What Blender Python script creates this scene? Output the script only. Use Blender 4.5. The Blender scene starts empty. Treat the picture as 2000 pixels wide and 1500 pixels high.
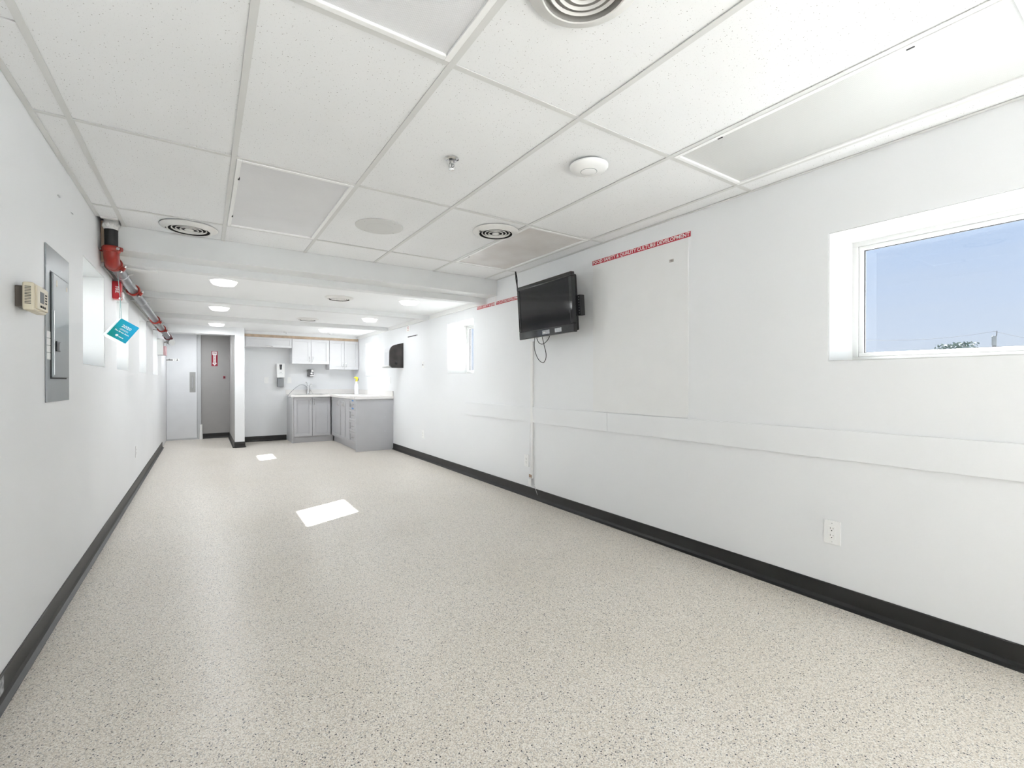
import bpy, bmesh, math, random
from mathutils import Vector, Matrix
random.seed(7)
scene = bpy.context.scene
C = scene.collection

# ------------------------------------------------------------------ camera
YAW, PITCH, CAMZ = 0.5888, -0.0038, 1.155
cd = bpy.data.cameras.new('camera'); cam = bpy.data.objects.new('camera', cd); C.objects.link(cam)
cam.location = (0, 0, CAMZ); cam.rotation_euler = (math.pi/2 + PITCH, 0, -YAW)
cd.sensor_width = 36; cd.lens = 901.9/2000*36; cd.clip_start = .02; cd.clip_end = 2000
scene.camera = cam

# ------------------------------------------------------------------ world / sky
SKY = 0.468
w = bpy.data.worlds.new('sky'); scene.world = w; w.use_nodes = True
nt = w.node_tree; nt.nodes.clear()
out = nt.nodes.new('ShaderNodeOutputWorld'); bg = nt.nodes.new('ShaderNodeBackground')
tc = nt.nodes.new('ShaderNodeTexCoord'); sep = nt.nodes.new('ShaderNodeSeparateXYZ')
rmp = nt.nodes.new('ShaderNodeValToRGB'); cr = rmp.color_ramp
cr.elements[0].position = 0.0; cr.elements[0].color = (.77, .83, .93, 1)
cr.elements[1].position = 1.0; cr.elements[1].color = (.42, .60, .92, 1)
e = cr.elements.new(.06); e.color = (.70, .80, .97, 1)
e = cr.elements.new(.22); e.color = (.565, .715, .985, 1)
mp = nt.nodes.new('ShaderNodeMapping'); mp.inputs['Scale'].default_value = (1.5, 1.5, 9)
nz = nt.nodes.new('ShaderNodeTexNoise'); nz.inputs['Scale'].default_value = 2.2; nz.inputs['Detail'].default_value = 2
mr = nt.nodes.new('ShaderNodeMapRange'); mr.inputs[1].default_value = .45; mr.inputs[2].default_value = .8; mr.inputs[3].default_value = 0; mr.inputs[4].default_value = .35
mx = nt.nodes.new('ShaderNodeMixRGB'); mx.inputs[2].default_value = (.74, .81, .92, 1)
L = nt.links.new
L(tc.outputs['Generated'], sep.inputs[0]); L(sep.outputs['Z'], rmp.inputs[0])
L(tc.outputs['Generated'], mp.inputs[0]); L(mp.outputs[0], nz.inputs['Vector']); L(nz.outputs['Fac'], mr.inputs[0])
L(mr.outputs[0], mx.inputs[0]); L(rmp.outputs[0], mx.inputs[1]); L(mx.outputs[0], bg.inputs[0]); L(bg.outputs[0], out.inputs[0])
bg.inputs[1].default_value = SKY

# ------------------------------------------------------------------ sun
sd = bpy.data.lights.new('sun', 'SUN'); sun = bpy.data.objects.new('sun', sd); C.objects.link(sun)
sd.energy = 30; sd.angle = math.radians(.53); sd.color = (.945, .974, 1)
sun.rotation_euler = Vector((-1.254, -.585, -1)).to_track_quat('-Z', 'Y').to_euler()
sun.location = (8, 4, 8)
LAMP_W = 3.7          # power of each round ceiling lamp in the rear half

# ------------------------------------------------------------------ exposure
vs = scene.view_settings
vs.view_transform = 'Standard'; vs.look = 'None'; vs.gamma = 1; vs.use_curve_mapping = False; vs.exposure = 1.07
scene.cycles.diffuse_bounces = 5; scene.cycles.glossy_bounces = 3; scene.cycles.max_bounces = 7; scene.cycles.transparent_max_bounces = 6
scene.cycles.adaptive_threshold = .13; scene.cycles.caustics_reflective = False; scene.cycles.caustics_refractive = False

# ================================================================== helpers
MATS = {}
def mat(name, col, rough=.5, metal=0., spec=.5, var=.04, scale=6., bump=0., bscale=60., coat=0., emit=0., trans=0., alpha=1.):
    if name in MATS: return MATS[name]
    m = bpy.data.materials.new(name); m.use_nodes = True; n = m.node_tree.nodes; l = m.node_tree.links
    b = n['Principled BSDF']
    b.inputs['Roughness'].default_value = rough; b.inputs['Metallic'].default_value = metal
    b.inputs['Specular IOR Level'].default_value = spec; b.inputs['Coat Weight'].default_value = coat
    t = n.new('ShaderNodeTexCoord'); ns = n.new('ShaderNodeTexNoise'); ns.inputs['Scale'].default_value = scale; ns.inputs['Detail'].default_value = 1.5
    l.new(t.outputs['Object'], ns.inputs['Vector'])
    r = n.new('ShaderNodeValToRGB')
    r.color_ramp.elements[0].position = .3; r.color_ramp.elements[1].position = .7
    r.color_ramp.elements[0].color = tuple(max(0, c*(1-var)) for c in col)+(1,)
    r.color_ramp.elements[1].color = tuple(min(1, c*(1+var)) for c in col)+(1,)
    l.new(ns.outputs['Fac'], r.inputs[0]); l.new(r.outputs[0], b.inputs['Base Color'])
    if bump:
        n2 = n.new('ShaderNodeTexNoise'); n2.inputs['Scale'].default_value = bscale; n2.inputs['Detail'].default_value = 4
        l.new(t.outputs['Object'], n2.inputs['Vector'])
        bp = n.new('ShaderNodeBump'); bp.inputs['Strength'].default_value = bump; bp.inputs['Distance'].default_value = .002
        l.new(n2.outputs['Fac'], bp.inputs['Height']); l.new(bp.outputs[0], b.inputs['Normal'])
    if emit:
        b.inputs['Emission Color'].default_value = (*col, 1); b.inputs['Emission Strength'].default_value = emit
    MATS[name] = m; return m

class MB:
    """collects shapes given in world coordinates"""
    def __init__(s): s.bm = bmesh.new()
    def box(s, x0, x1, y0, y1, z0, z1):
        v = [s.bm.verts.new(p) for p in ((x0,y0,z0),(x1,y0,z0),(x1,y1,z0),(x0,y1,z0),(x0,y0,z1),(x1,y0,z1),(x1,y1,z1),(x0,y1,z1))]
        for f in ((3,2,1,0),(4,5,6,7),(0,1,5,4),(1,2,6,5),(2,3,7,6),(3,0,4,7)): s.bm.faces.new([v[i] for i in f])
        return s
    def obox(s, c, R, U, N, w, h, d):
        """oriented box: centre c, axes R U N (unit), sizes w h d"""
        c = Vector(c); R = Vector(R); U = Vector(U); N = Vector(N); v = []
        for k in (-.5, .5):
            for (a, b) in ((-.5,-.5),(.5,-.5),(.5,.5),(-.5,.5)): v.append(s.bm.verts.new(c+R*w*a+U*h*b+N*d*k))
        for f in ((3,2,1,0),(4,5,6,7),(0,1,5,4),(1,2,6,5),(2,3,7,6),(3,0,4,7)): s.bm.faces.new([v[i] for i in f])
        return s
    def tube(s, pts, r, n=12, cap=True, rs=None):
        pts = [Vector(p) for p in pts]; rings = []
        up = None
        for i, p in enumerate(pts):
            a = pts[max(0, i-1)]; b = pts[min(len(pts)-1, i+1)]; t = (b-a).normalized()
            if up is None:
                up = Vector((0,0,1)) if abs(t.z) < .9 else Vector((1,0,0))
            x = (up - t*up.dot(t)).normalized(); y = t.cross(x); up = x
            rr = rs[i] if rs else r
            rings.append([s.bm.verts.new(p + (x*math.cos(2*math.pi*k/n) + y*math.sin(2*math.pi*k/n))*rr) for k in range(n)])
        for A, B in zip(rings, rings[1:]):
            for k in range(n): s.bm.faces.new((A[k], A[(k+1)%n], B[(k+1)%n], B[k]))
        if cap:
            s.bm.faces.new(rings[0][::-1]); s.bm.faces.new(rings[-1])
        return s
    def lathe(s, c, axis, prof, n=40):
        """prof: (radius, height) pairs along axis from c"""
        c = Vector(c); a = Vector(axis).normalized(); x = Vector((1,0,0)) if abs(a.x) < .9 else Vector((0,1,0))
        x = (x - a*x.dot(a)).normalized(); y = a.cross(x); rings = []
        for r, h in prof:
            if r < 1e-6: rings.append([s.bm.verts.new(c+a*h)])
            else: rings.append([s.bm.verts.new(c+a*h+(x*math.cos(2*math.pi*k/n)+y*math.sin(2*math.pi*k/n))*r) for k in range(n)])
        for A, B in zip(rings, rings[1:]):
            for k in range(n):
                q = []
                q.append(A[k % len(A)]);
                if len(A) > 1: q.append(A[(k+1) % n])
                if len(B) > 1: q.append(B[(k+1) % n])
                q.append(B[k % len(B)])
                if len(q) >= 3: s.bm.faces.new(q)
        return s
    def prism(s, poly, d):
        """poly: 3D points (planar), extruded by vector d"""
        d = Vector(d); A = [s.bm.verts.new(p) for p in poly]; B = [s.bm.verts.new(Vector(p)+d) for p in poly]; n = len(A)
        s.bm.faces.new(A[::-1]); s.bm.faces.new(B)
        for k in range(n): s.bm.faces.new((A[k], A[(k+1)%n], B[(k+1)%n], B[k]))
        return s
    def build(s, name, m, parent=None, loc=None, bevel=0., smooth=False, seg=2):
        bm = s.bm
        bmesh.ops.recalc_face_normals(bm, faces=bm.faces)
        if bevel:
            ed = [e for e in bm.edges if len(e.link_faces) == 2 and e.calc_face_angle(0) > .6]
            bmesh.ops.bevel(bm, geom=ed, offset=bevel, segments=seg, affect='EDGES', profile=.6, clamp_overlap=True)
        base = Vector((0,0,0))
        if parent is not None:
            q = parent
            while q is not None: base += q.location; q = q.parent
        elif loc is not None: base = Vector(loc)
        else:
            xs = [v.co for v in bm.verts]
            base = Vector(((min(p.x for p in xs)+max(p.x for p in xs))/2, (min(p.y for p in xs)+max(p.y for p in xs))/2, min(p.z for p in xs)))
        for v in bm.verts: v.co -= base
        me = bpy.data.meshes.new(name); bm.to_mesh(me); bm.free()
        if smooth:
            for p in me.polygons: p.use_smooth = True
            try: me.set_sharp_from_angle(angle=math.radians(35))
            except Exception: pass
        me.materials.append(m)
        o = bpy.data.objects.new(name, me); C.objects.link(o)
        if parent is not None: o.parent = parent
        else: o.location = base
        return o

def tag(o, label=None, cat=None, group=None, kind=None):
    if label: o['label'] = label
    if cat: o['category'] = cat
    if group: o['group'] = group
    if kind: o['kind'] = kind
    return o
def thing(name, loc, label, cat, group=None, kind=None):
    o = bpy.data.objects.new(name, None); C.objects.link(o); o.location = loc; o.empty_display_size = .05
    return tag(o, label, cat, group, kind)
def B(name, m, parent=None, boxes=(), bevel=0., **k):
    b = MB()
    for q in boxes: b.box(*q)
    return b.build(name, m, parent, bevel=bevel, **k)
def struct(name, m, boxes, label, cat, bevel=0.):
    return tag(B(name, m, None, boxes, bevel), label, cat, kind='structure')
def text(name, body, size, origin, R, U, m, parent=None, align='CENTER', bold=0., ext=.0006, spacing=1., xscale=1.):
    """flat print; R,U are the reading and up directions"""
    cu = bpy.data.curves.new('t', 'FONT'); cu.body = body; cu.size = size; cu.align_x = align; cu.align_y = 'CENTER'
    cu.extrude = ext; cu.offset = bold; cu.space_character = spacing; cu.resolution_u = 2
    t = bpy.data.objects.new('t', cu); C.objects.link(t)
    me = bpy.data.meshes.new_from_object(t); bpy.data.objects.remove(t); me.name = name
    R = Vector(R).normalized(); U = Vector(U).normalized(); N = R.cross(U); o3 = Vector(origin)
    base = Vector((0,0,0)); q = parent
    while q is not None: base += q.location; q = q.parent
    for v in me.vertices:
        p = v.co.copy(); v.co = o3 + R*p.x*xscale + U*p.y + N*p.z - base
    me.materials.clear(); me.materials.append(m)
    o = bpy.data.objects.new(name, me); C.objects.link(o)
    if parent is not None: o.parent = parent
    return o

# ================================================================== materials
M_wall = mat('wall_paint', (.834, .843, .857), .55, var=.012, scale=1.5)
M_reveal = mat('reveal_paint', (.66, .66, .65), .5, var=.01)
M_white = mat('white_paint', (.85, .85, .84), .45, var=.012)
M_ceil = mat('rear_ceiling_paint', (.85, .855, .86), .5, var=.015, scale=2)
M_beam = mat('beam_paint', (.73, .735, .735), .5, var=.015)
M_grey = mat('hall_grey_paint', (.38, .37, .36), .55, var=.02)
M_base = mat('rubber_base', (.014, .0135, .013), .42, var=.15, scale=9)
M_tee = mat('tee_metal', (.69, .69, .68), .45, var=.015)
M_black = mat('black_plastic', (.012, .012, .013), .28, var=.1)
M_dark = mat('dark_void', (.02, .019, .018), .8)
M_vent = mat('vent_enamel', (.74, .73, .71), .4, var=.03)
M_plast = mat('white_plastic', (.90, .90, .895), .35, var=.01)
M_chrome = mat('chrome', (.75, .75, .76), .15, metal=1, var=.03)
M_steel = mat('brushed_steel', (.55, .55, .55), .32, metal=1, var=.06, scale=30)
M_red = mat('red_enamel', (.30, .020, .011), .35, var=.12, scale=25)
M_pipe = mat('galvanised_pipe', (.24, .245, .255), .32, metal=.85, var=.12, scale=20)
M_cab = mat('grey_cabinet', (.50, .50, .52), .42, var=.015)
M_cabw = mat('white_cabinet', (.72, .72, .735), .42, var=.012)
M_count = mat('white_laminate', (.84, .82, .80), .25, var=.01)
M_panel = mat('panel_grey_steel', (.27, .29, .30), .35, metal=.25, var=.04, scale=3)
M_beige = mat('beige_plastic', (.66, .60, .47), .45, var=.02)
M_blue = mat('blue_tape', (.10, .28, .62), .6)
M_wood = mat('raw_wood', (.60, .46, .34), .6, var=.12, scale=14)
M_paper = mat('paper', (.90, .90, .89), .7, var=.01)
M_signred = mat('sign_red', (.50, .025, .045), .45, var=.04)
M_firered = mat('fire_sign_red', (.30, .008, .03), .45, var=.04)
M_print = mat('black_print', (.02, .02, .022), .6)
M_wprint = mat('white_print', (.88, .84, .84), .6, var=.005)
M_yellow = mat('yellow_plastic', (.75, .66, .05), .4)
M_door = mat('door_paint', (.78, .79, .81), .4, var=.015)
M_frame = mat('door_frame_paint', (.58, .59, .60), .45, var=.02)

def node_mat(name):
    m = bpy.data.materials.new(name); m.use_nodes = True
    return m, m.node_tree.nodes, m.node_tree.links, m.node_tree.nodes['Principled BSDF']

# floor: epoxy with broadcast flakes
M_floor, n, l, b = node_mat('epoxy_flake_floor')
t = n.new('ShaderNodeTexCoord')
def vor(scale, rnd=1.):
    v = n.new('ShaderNodeTexVoronoi'); v.inputs['Scale'].default_value = scale; v.inputs['Randomness'].default_value = rnd
    l.new(t.outputs['Object'], v.inputs['Vector']); s = n.new('ShaderNodeSeparateColor'); l.new(v.outputs['Color'], s.inputs[0]); return v, s
v1, s1 = vor(300); r1 = n.new('ShaderNodeValToRGB'); r1.color_ramp.interpolation = 'CONSTANT'
els = r1.color_ramp.elements
els[0].position = 0; els[0].color = (.745, .687, .61, 1); els[1].position = .30; els[1].color = (.85, .80, .73, 1)
for p_, c_ in ((.52, (.645, .575, .49)), (.68, (.90, .865, .81)), (.84, (.51, .47, .42)), (.93, (.38, .37, .36))):
    q = els.new(p_); q.color = (*c_, 1)
l.new(s1.outputs[0], r1.inputs[0])
v2, s2 = vor(150); m2 = n.new('ShaderNodeMath'); m2.operation = 'GREATER_THAN'; m2.inputs[1].default_value = .935; l.new(s2.outputs[1], m2.inputs[0])
d2 = n.new('ShaderNodeMath'); d2.operation = 'LESS_THAN'; d2.inputs[1].default_value = .40; l.new(v2.outputs['Distance'], d2.inputs[0])
mm = n.new('ShaderNodeMath'); mm.operation = 'MULTIPLY'; l.new(m2.outputs[0], mm.inputs[0]); l.new(d2.outputs[0], mm.inputs[1])
mixd = n.new('ShaderNodeMixRGB'); mixd.inputs[2].default_value = (.055, .06, .065, 1); l.new(mm.outputs[0], mixd.inputs[0]); l.new(r1.outputs[0], mixd.inputs[1])
ns = n.new('ShaderNodeTexNoise'); ns.inputs['Scale'].default_value = 1.6; ns.inputs['Detail'].default_value = 5; l.new(t.outputs['Object'], ns.inputs['Vector'])
rs = n.new('ShaderNodeValToRGB'); rs.color_ramp.elements[0].position = .32; rs.color_ramp.elements[1].position = .68
rs.color_ramp.elements[0].color = (.95, .94, .92, 1); rs.color_ramp.elements[1].color = (1.0, 1.0, 1.0, 1); l.new(ns.outputs['Fac'], rs.inputs[0])
mul = n.new('ShaderNodeMixRGB'); mul.blend_type = 'MULTIPLY'; mul.inputs[0].default_value = 1; l.new(mixd.outputs[0], mul.inputs[1]); l.new(rs.outputs[0], mul.inputs[2])
l.new(mul.outputs[0], b.inputs['Base Color'])
rr = n.new('ShaderNodeMapRange'); rr.inputs[3].default_value = .29; rr.inputs[4].default_value = .40; l.new(ns.outputs['Fac'], rr.inputs[0]); l.new(rr.outputs[0], b.inputs['Roughness'])

# mineral-fibre tile with pinholes
M_tile, n, l, b = node_mat('mineral_fibre_tile'); b.inputs['Roughness'].default_value = .85
t = n.new('ShaderNodeTexCoord'); oi = n.new('ShaderNodeNewGeometry')
def pin(scale, thr, rad):
    v = n.new('ShaderNodeTexVoronoi'); v.inputs['Scale'].default_value = scale; l.new(oi.outputs['Position'], v.inputs['Vector'])
    s = n.new('ShaderNodeSeparateColor'); l.new(v.outputs['Color'], s.inputs[0])
    a = n.new('ShaderNodeMath'); a.operation = 'GREATER_THAN'; a.inputs[1].default_value = thr; l.new(s.outputs[0], a.inputs[0])
    d = n.new('ShaderNodeMath'); d.operation = 'LESS_THAN'; d.inputs[1].default_value = rad; l.new(v.outputs['Distance'], d.inputs[0])
    m_ = n.new('ShaderNodeMath'); m_.operation = 'MULTIPLY'; l.new(a.outputs[0], m_.inputs[0]); l.new(d.outputs[0], m_.inputs[1]); return m_
pa = pin(95, .5, .13); pb = pin(190, .5, .16); mxn = n.new('ShaderNodeMath'); mxn.operation = 'MAXIMUM'; l.new(pa.outputs[0], mxn.inputs[0])
hb = n.new('ShaderNodeMath'); hb.operation = 'MULTIPLY'; hb.inputs[1].default_value = .4; l.new(pb.outputs[0], hb.inputs[0]); l.new(hb.outputs[0], mxn.inputs[1])
ns = n.new('ShaderNodeTexNoise'); ns.inputs['Scale'].default_value = 2.5; l.new(oi.outputs['Position'], ns.inputs['Vector'])
rt = n.new('ShaderNodeValToRGB'); rt.color_ramp.elements[0].color = (.825, .83, .838, 1); rt.color_ramp.elements[1].color = (.875, .88, .888, 1); l.new(ns.outputs['Fac'], rt.inputs[0])
mt = n.new('ShaderNodeMixRGB'); mt.inputs[2].default_value = (.30, .285, .27, 1); l.new(mxn.outputs[0], mt.inputs[0]); l.new(rt.outputs[0], mt.inputs[1]); l.new(mt.outputs[0], b.inputs['Base Color'])

# prismatic acrylic diffuser
def diffuser_mat(name, col, dirt):
    m, n, l, b = node_mat(name); b.inputs['Roughness'].default_value = .3; b.inputs['Specular IOR Level'].default_value = .5
    g = n.new('ShaderNodeNewGeometry'); mpn = n.new('ShaderNodeMapping'); mpn.inputs['Rotation'].default_value = (0, 0, math.pi/4); mpn.inputs['Scale'].default_value = (150, 150, 1)
    l.new(g.outputs['Position'], mpn.inputs[0]); v = n.new('ShaderNodeTexVoronoi'); v.inputs['Scale'].default_value = 1; v.inputs['Randomness'].default_value = 0; l.new(mpn.outputs[0], v.inputs['Vector'])
    bp = n.new('ShaderNodeBump'); bp.inputs['Strength'].default_value = .35; bp.inputs['Distance'].default_value = .003; l.new(v.outputs['Distance'], bp.inputs['Height']); l.new(bp.outputs[0], b.inputs['Normal'])
    ns = n.new('ShaderNodeTexNoise'); ns.inputs['Scale'].default_value = 3; ns.inputs['Detail'].default_value = 4; l.new(g.outputs['Position'], ns.inputs['Vector'])
    r = n.new('ShaderNodeValToRGB'); r.color_ramp.elements[0].position = .35; r.color_ramp.elements[1].position = .7
    r.color_ramp.elements[0].color = (*col, 1); r.color_ramp.elements[1].color = (*[c*k for c, k in zip(col, dirt)], 1); l.new(ns.outputs['Fac'], r.inputs[0])
    mul = n.new('ShaderNodeMixRGB'); mul.blend_type = 'MULTIPLY'; mul.inputs[0].default_value = .55
    vr = n.new('ShaderNodeMapRange'); vr.inputs[1].default_value = 0; vr.inputs[2].default_value = .7; vr.inputs[3].default_value = 1; vr.inputs[4].default_value = .72; l.new(v.outputs['Distance'], vr.inputs[0])
    l.new(r.outputs[0], mul.inputs[1]); l.new(vr.outputs[0], mul.inputs[2]); l.new(mul.outputs[0], b.inputs['Base Color']); return m
M_diff = diffuser_mat('prismatic_diffuser', (.86, .86, .88), (.93, .93, .93))
M_diffd = diffuser_mat('dusty_prismatic_diffuser', (.84, .815, .80), (.86, .83, .81))
M_diffw = diffuser_mat('clean_prismatic_diffuser', (.70, .70, .69), (.97, .97, .97))

# window glass (thin)
M_glass, n, l, b = node_mat('window_glass'); n.remove(b)
tr = n.new('ShaderNodeBsdfTransparent'); gl = n.new('ShaderNodeBsdfGlossy'); gl.inputs['Roughness'].default_value = .02
lw = n.new('ShaderNodeLayerWeight'); pw = n.new('ShaderNodeMath'); pw.operation = 'POWER'; pw.inputs[1].default_value = 5; l.new(lw.outputs['Facing'], pw.inputs[0]); fr = n.new('ShaderNodeMapRange'); fr.inputs[3].default_value = .04; fr.inputs[4].default_value = .85; l.new(pw.outputs[0], fr.inputs[0]); ms = n.new('ShaderNodeMixShader')
tn = n.new('ShaderNodeTexNoise'); tn.inputs['Scale'].default_value = .8; tcr = n.new('ShaderNodeValToRGB'); tcr.color_ramp.elements[0].color = (.965, .975, .97, 1); tcr.color_ramp.elements[1].color = (.975, .98, .978, 1)
l.new(tn.outputs['Fac'], tcr.inputs[0]); l.new(tcr.outputs[0], tr.inputs[0])
l.new(fr.outputs[0], ms.inputs[0]); l.new(tr.outputs[0], ms.inputs[1]); l.new(gl.outputs[0], ms.inputs[2]); l.new(ms.outputs[0], n['Material Output'].inputs[0])

# ================================================================== room dimensions
XL, XR = -.612, 2.727            # wall faces
CZ, CR = 2.29, 2.12              # tiled ceiling, rear ceiling
YB, YBULK, YK, YH = -4.6, 4.38, 10.25, 11.38
SILL, HEAD, WT = 1.265, 1.935, .36

PD0, PD1, PDZ = -3.3, -1.15, 2.12     # unseen patio door, added so its sunlit floor brightens the room
def wall_x(name, xf, xo, y0, y1, wins, m, label, door=None):
    """wall in a plane of constant x, with window openings"""
    x0, x1 = min(xf, xo), max(xf, xo); bx = [(x0, x1, y0, y1, -.1, SILL), (x0, x1, y0, y1, HEAD, 2.6)]
    ys = [y0]
    for a, c in sorted(wins): ys += [a, c]
    ys.append(y1)
    for i in range(0, len(ys), 2): bx.append((x0, x1, ys[i], ys[i+1], SILL, HEAD))
    if door:
        a, c, h = door; bx = [(x0, x1, y0, a, -.1, 2.6), (x0, x1, a, c, -.1, 0), (x0, x1, a, c, h, 2.6)] + [(p, q, max(r, c), t_, u, v) for p, q, r, t_, u, v in bx]
    return struct(name, m, bx, label, 'wall')

LW = [(3.80, 4.55), (5.12, 5.865), (6.79, 7.54), (8.51, 9.32)]
RW = [(-.30, 1.095), (4.923, 5.65), (8.66, 9.41)]
struct('floor', M_floor, [(XL-WT, XR+WT, YB-.3, YH+.3, -.12, 0)], 'speckled beige and grey epoxy flake floor running the whole room', 'floor')
wall_x('wall_left', XL, XL-WT, YB-.3, YH+.3, LW, M_wall, 'long white wall on the left with the electrical panel')
wall_x('wall_right', XR, XR+WT, YB-.3, YH+.3, RW, M_wall, 'long white wall on the right behind the television', (PD0, PD1, PDZ))
# wall behind the camera, with a picture window added for fill daylight
BX0, BX1, BZ0, BZ1 = -.50, 2.62, .20, 2.18
struct('wall_back', M_wall, [(XL, BX0, YB-.3, YB, 0, 2.6), (BX1, XR, YB-.3, YB, 0, 2.6), (BX0, BX1, YB-.3, YB, 0, BZ0), (BX0, BX1, YB-.3, YB, BZ1, 2.6)],
       'white end wall behind the viewer with an added picture window', 'wall')
struct('wall_kitchen', M_wall, [(.605, XR, YK, YK+.12, 0, 2.6)], 'white wall behind the kitchen cabinets and sink', 'wall')
struct('wall_partition', M_wall, [(.46, .605, 9.46, YH, 0, 2.6), (XL, .46, 9.46, 9.56, 1.985, 2.6)], 'white partition and header framing the hall opening', 'wall')
struct('wall_hall', M_grey, [(XL, .46, YH, YH+.12, 0, 2.6), (.452, .46, 9.60, YH, 0, 2.4)], 'grey wall at the end of the hall with the fire sign', 'wall')
struct('roof', M_grey, [(XL-WT-.02, XR+WT+.02, YB-.35, YH+.35, 2.6, 2.72)], 'flat grey roof over the room', 'roof')
struct('ground', mat('pale_gravel', (.50, .50, .49), .9, var=.1, scale=.5), [(-300, 300, -300, 300, -.62, -.55)], 'pale gravel ground outside the windows', 'ground')

# bulkhead, rear ceiling, beams, mouldings
struct('ceiling_rear', M_ceil, [(XL, XR, 4.60, YH, CR, CR+.08)], 'low smooth white ceiling over the rear half of the room', 'ceiling')
struct('trim_1', M_beam, [(XL+.075, XR, YBULK, 4.66, CR, 2.6)], 'pale grey bulkhead where the tiled ceiling meets the lower ceiling', 'bulkhead')
for i, (y, lab) in enumerate(((4.60, 'shallow pale beam just behind the bulkhead'), (6.20, 'shallow pale ceiling beam between the first and second rows of lamps'), (7.99, 'shallow pale ceiling beam nearest the kitchen cabinets'))):
    struct('trim_%d' % (i+2), M_beam, [(XL+.02, XR-.02, y, y+.10, 2.06, CR+.02)], lab, 'beam')
struct('trim_5', M_white, [(XR-.02, XR, 4.60, YK, 2.062, CR)], 'flat white moulding along the top of the right wall under the low ceiling', 'moulding')
struct('trim_6', mat('shade_grey_trim', (.33, .33, .315), .5), [(XL, XL+.016, 4.40, 9.46, 1.99, CR)], 'flat moulding along the top of the left wall, coloured grey for the shade behind the pipe', 'moulding')  # grey colour holds the pipe's shade on the moulding
struct('trim_7', M_white, [(XR-.006, XR, 4.40, 4.425, 2.02, 2.285)], 'narrow vertical joint strip beside the end of the bulkhead', 'moulding')
struct('trim_8', M_wood, [(XL+.005, XL+.073, YBULK-.005, 4.60, 2.02, CZ+.02)], 'brown unpainted board in the gap beside the bulkhead', 'board')

# chair-rail board and panel on the right wall
o = thing('trim_9', (XR, 3.2, .765), 'wide flat white board band running low along the right wall', 'wall board', kind='structure')
ys = [PD1+.002, .26, 2.68, 5.12]
for a, c in zip(ys, ys[1:]): B('board', M_wall, o, [(XR-.014, XR, a+.0015, c-.0015, .757, .908)], bevel=.001)
o = tag(B('wall_panel', mat('panel_paint', (.832, .832, .83), .4, var=.01), None, [(XR-.005, XR, 1.935, 2.85, .912, 2.132)], bevel=.001), 'smooth off-white board panel on the wall under the right-hand red banner', 'panel')

# baseboards: rubber cove base with a toe
def cove_x(b, x, s, y0, y1):
    pr = [(0,0),(.028,0),(.028,.004),(.012,.012),(.006,.028),(.006,.098),(.003,.102),(0,.102)]
    b.prism([(x+s*p, y0, z) for p, z in pr], (0, y1-y0, 0))
def cove_y(b, y, s, x0, x1):
    pr = [(0,0),(.028,0),(.028,.004),(.012,.012),(.006,.028),(.006,.098),(.003,.102),(0,.102)]
    b.prism([(x0, y+s*p, z) for p, z in pr], (x1-x0, 0, 0))
def cove(name, label, segs):
    b = MB()
    for k, a, s, p, q in segs: (cove_x if k == 'x' else cove_y)(b, a, s, p, q)
    return tag(b.build(name, M_base), label, 'baseboard', kind='structure')
cove('baseboard_right', 'black rubber baseboard along the right wall up to the kitchen cabinets', [('x', XR, -1, YB, PD0), ('x', XR, -1, PD1, 7.775)])
cove('baseboard_left', 'black rubber baseboard along the left wall', [('x', XL, 1, YB, 10.2)])
B('scuff', mat('pale_scuff', (.42, .43, .44), .7, var=.5, scale=60), bpy.data.objects['baseboard_left'], [(XL+.006, XL+.0066, 2.375, 2.415, .034, .092)])
cove('baseboard_kitchen', 'black rubber baseboard on the kitchen wall left of the sink cabinet', [('y', YK, -1, .611, 1.385)])
cove('baseboard_partition', 'black rubber baseboard wrapped around the white partition end', [('y', 9.46, -1, .452, .613), ('x', .452, -1, 9.455, YH-.01), ('x', .605, 1, 9.46, YK-.03)])
cove('baseboard_hall', 'black rubber baseboard under the grey hall wall', [('y', YH, -1, -.04, .45)])
cove('baseboard_back', 'black rubber baseboard on the end wall behind the viewer', [('y', YB, 1, XL+.03, XR-.03)])

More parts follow.
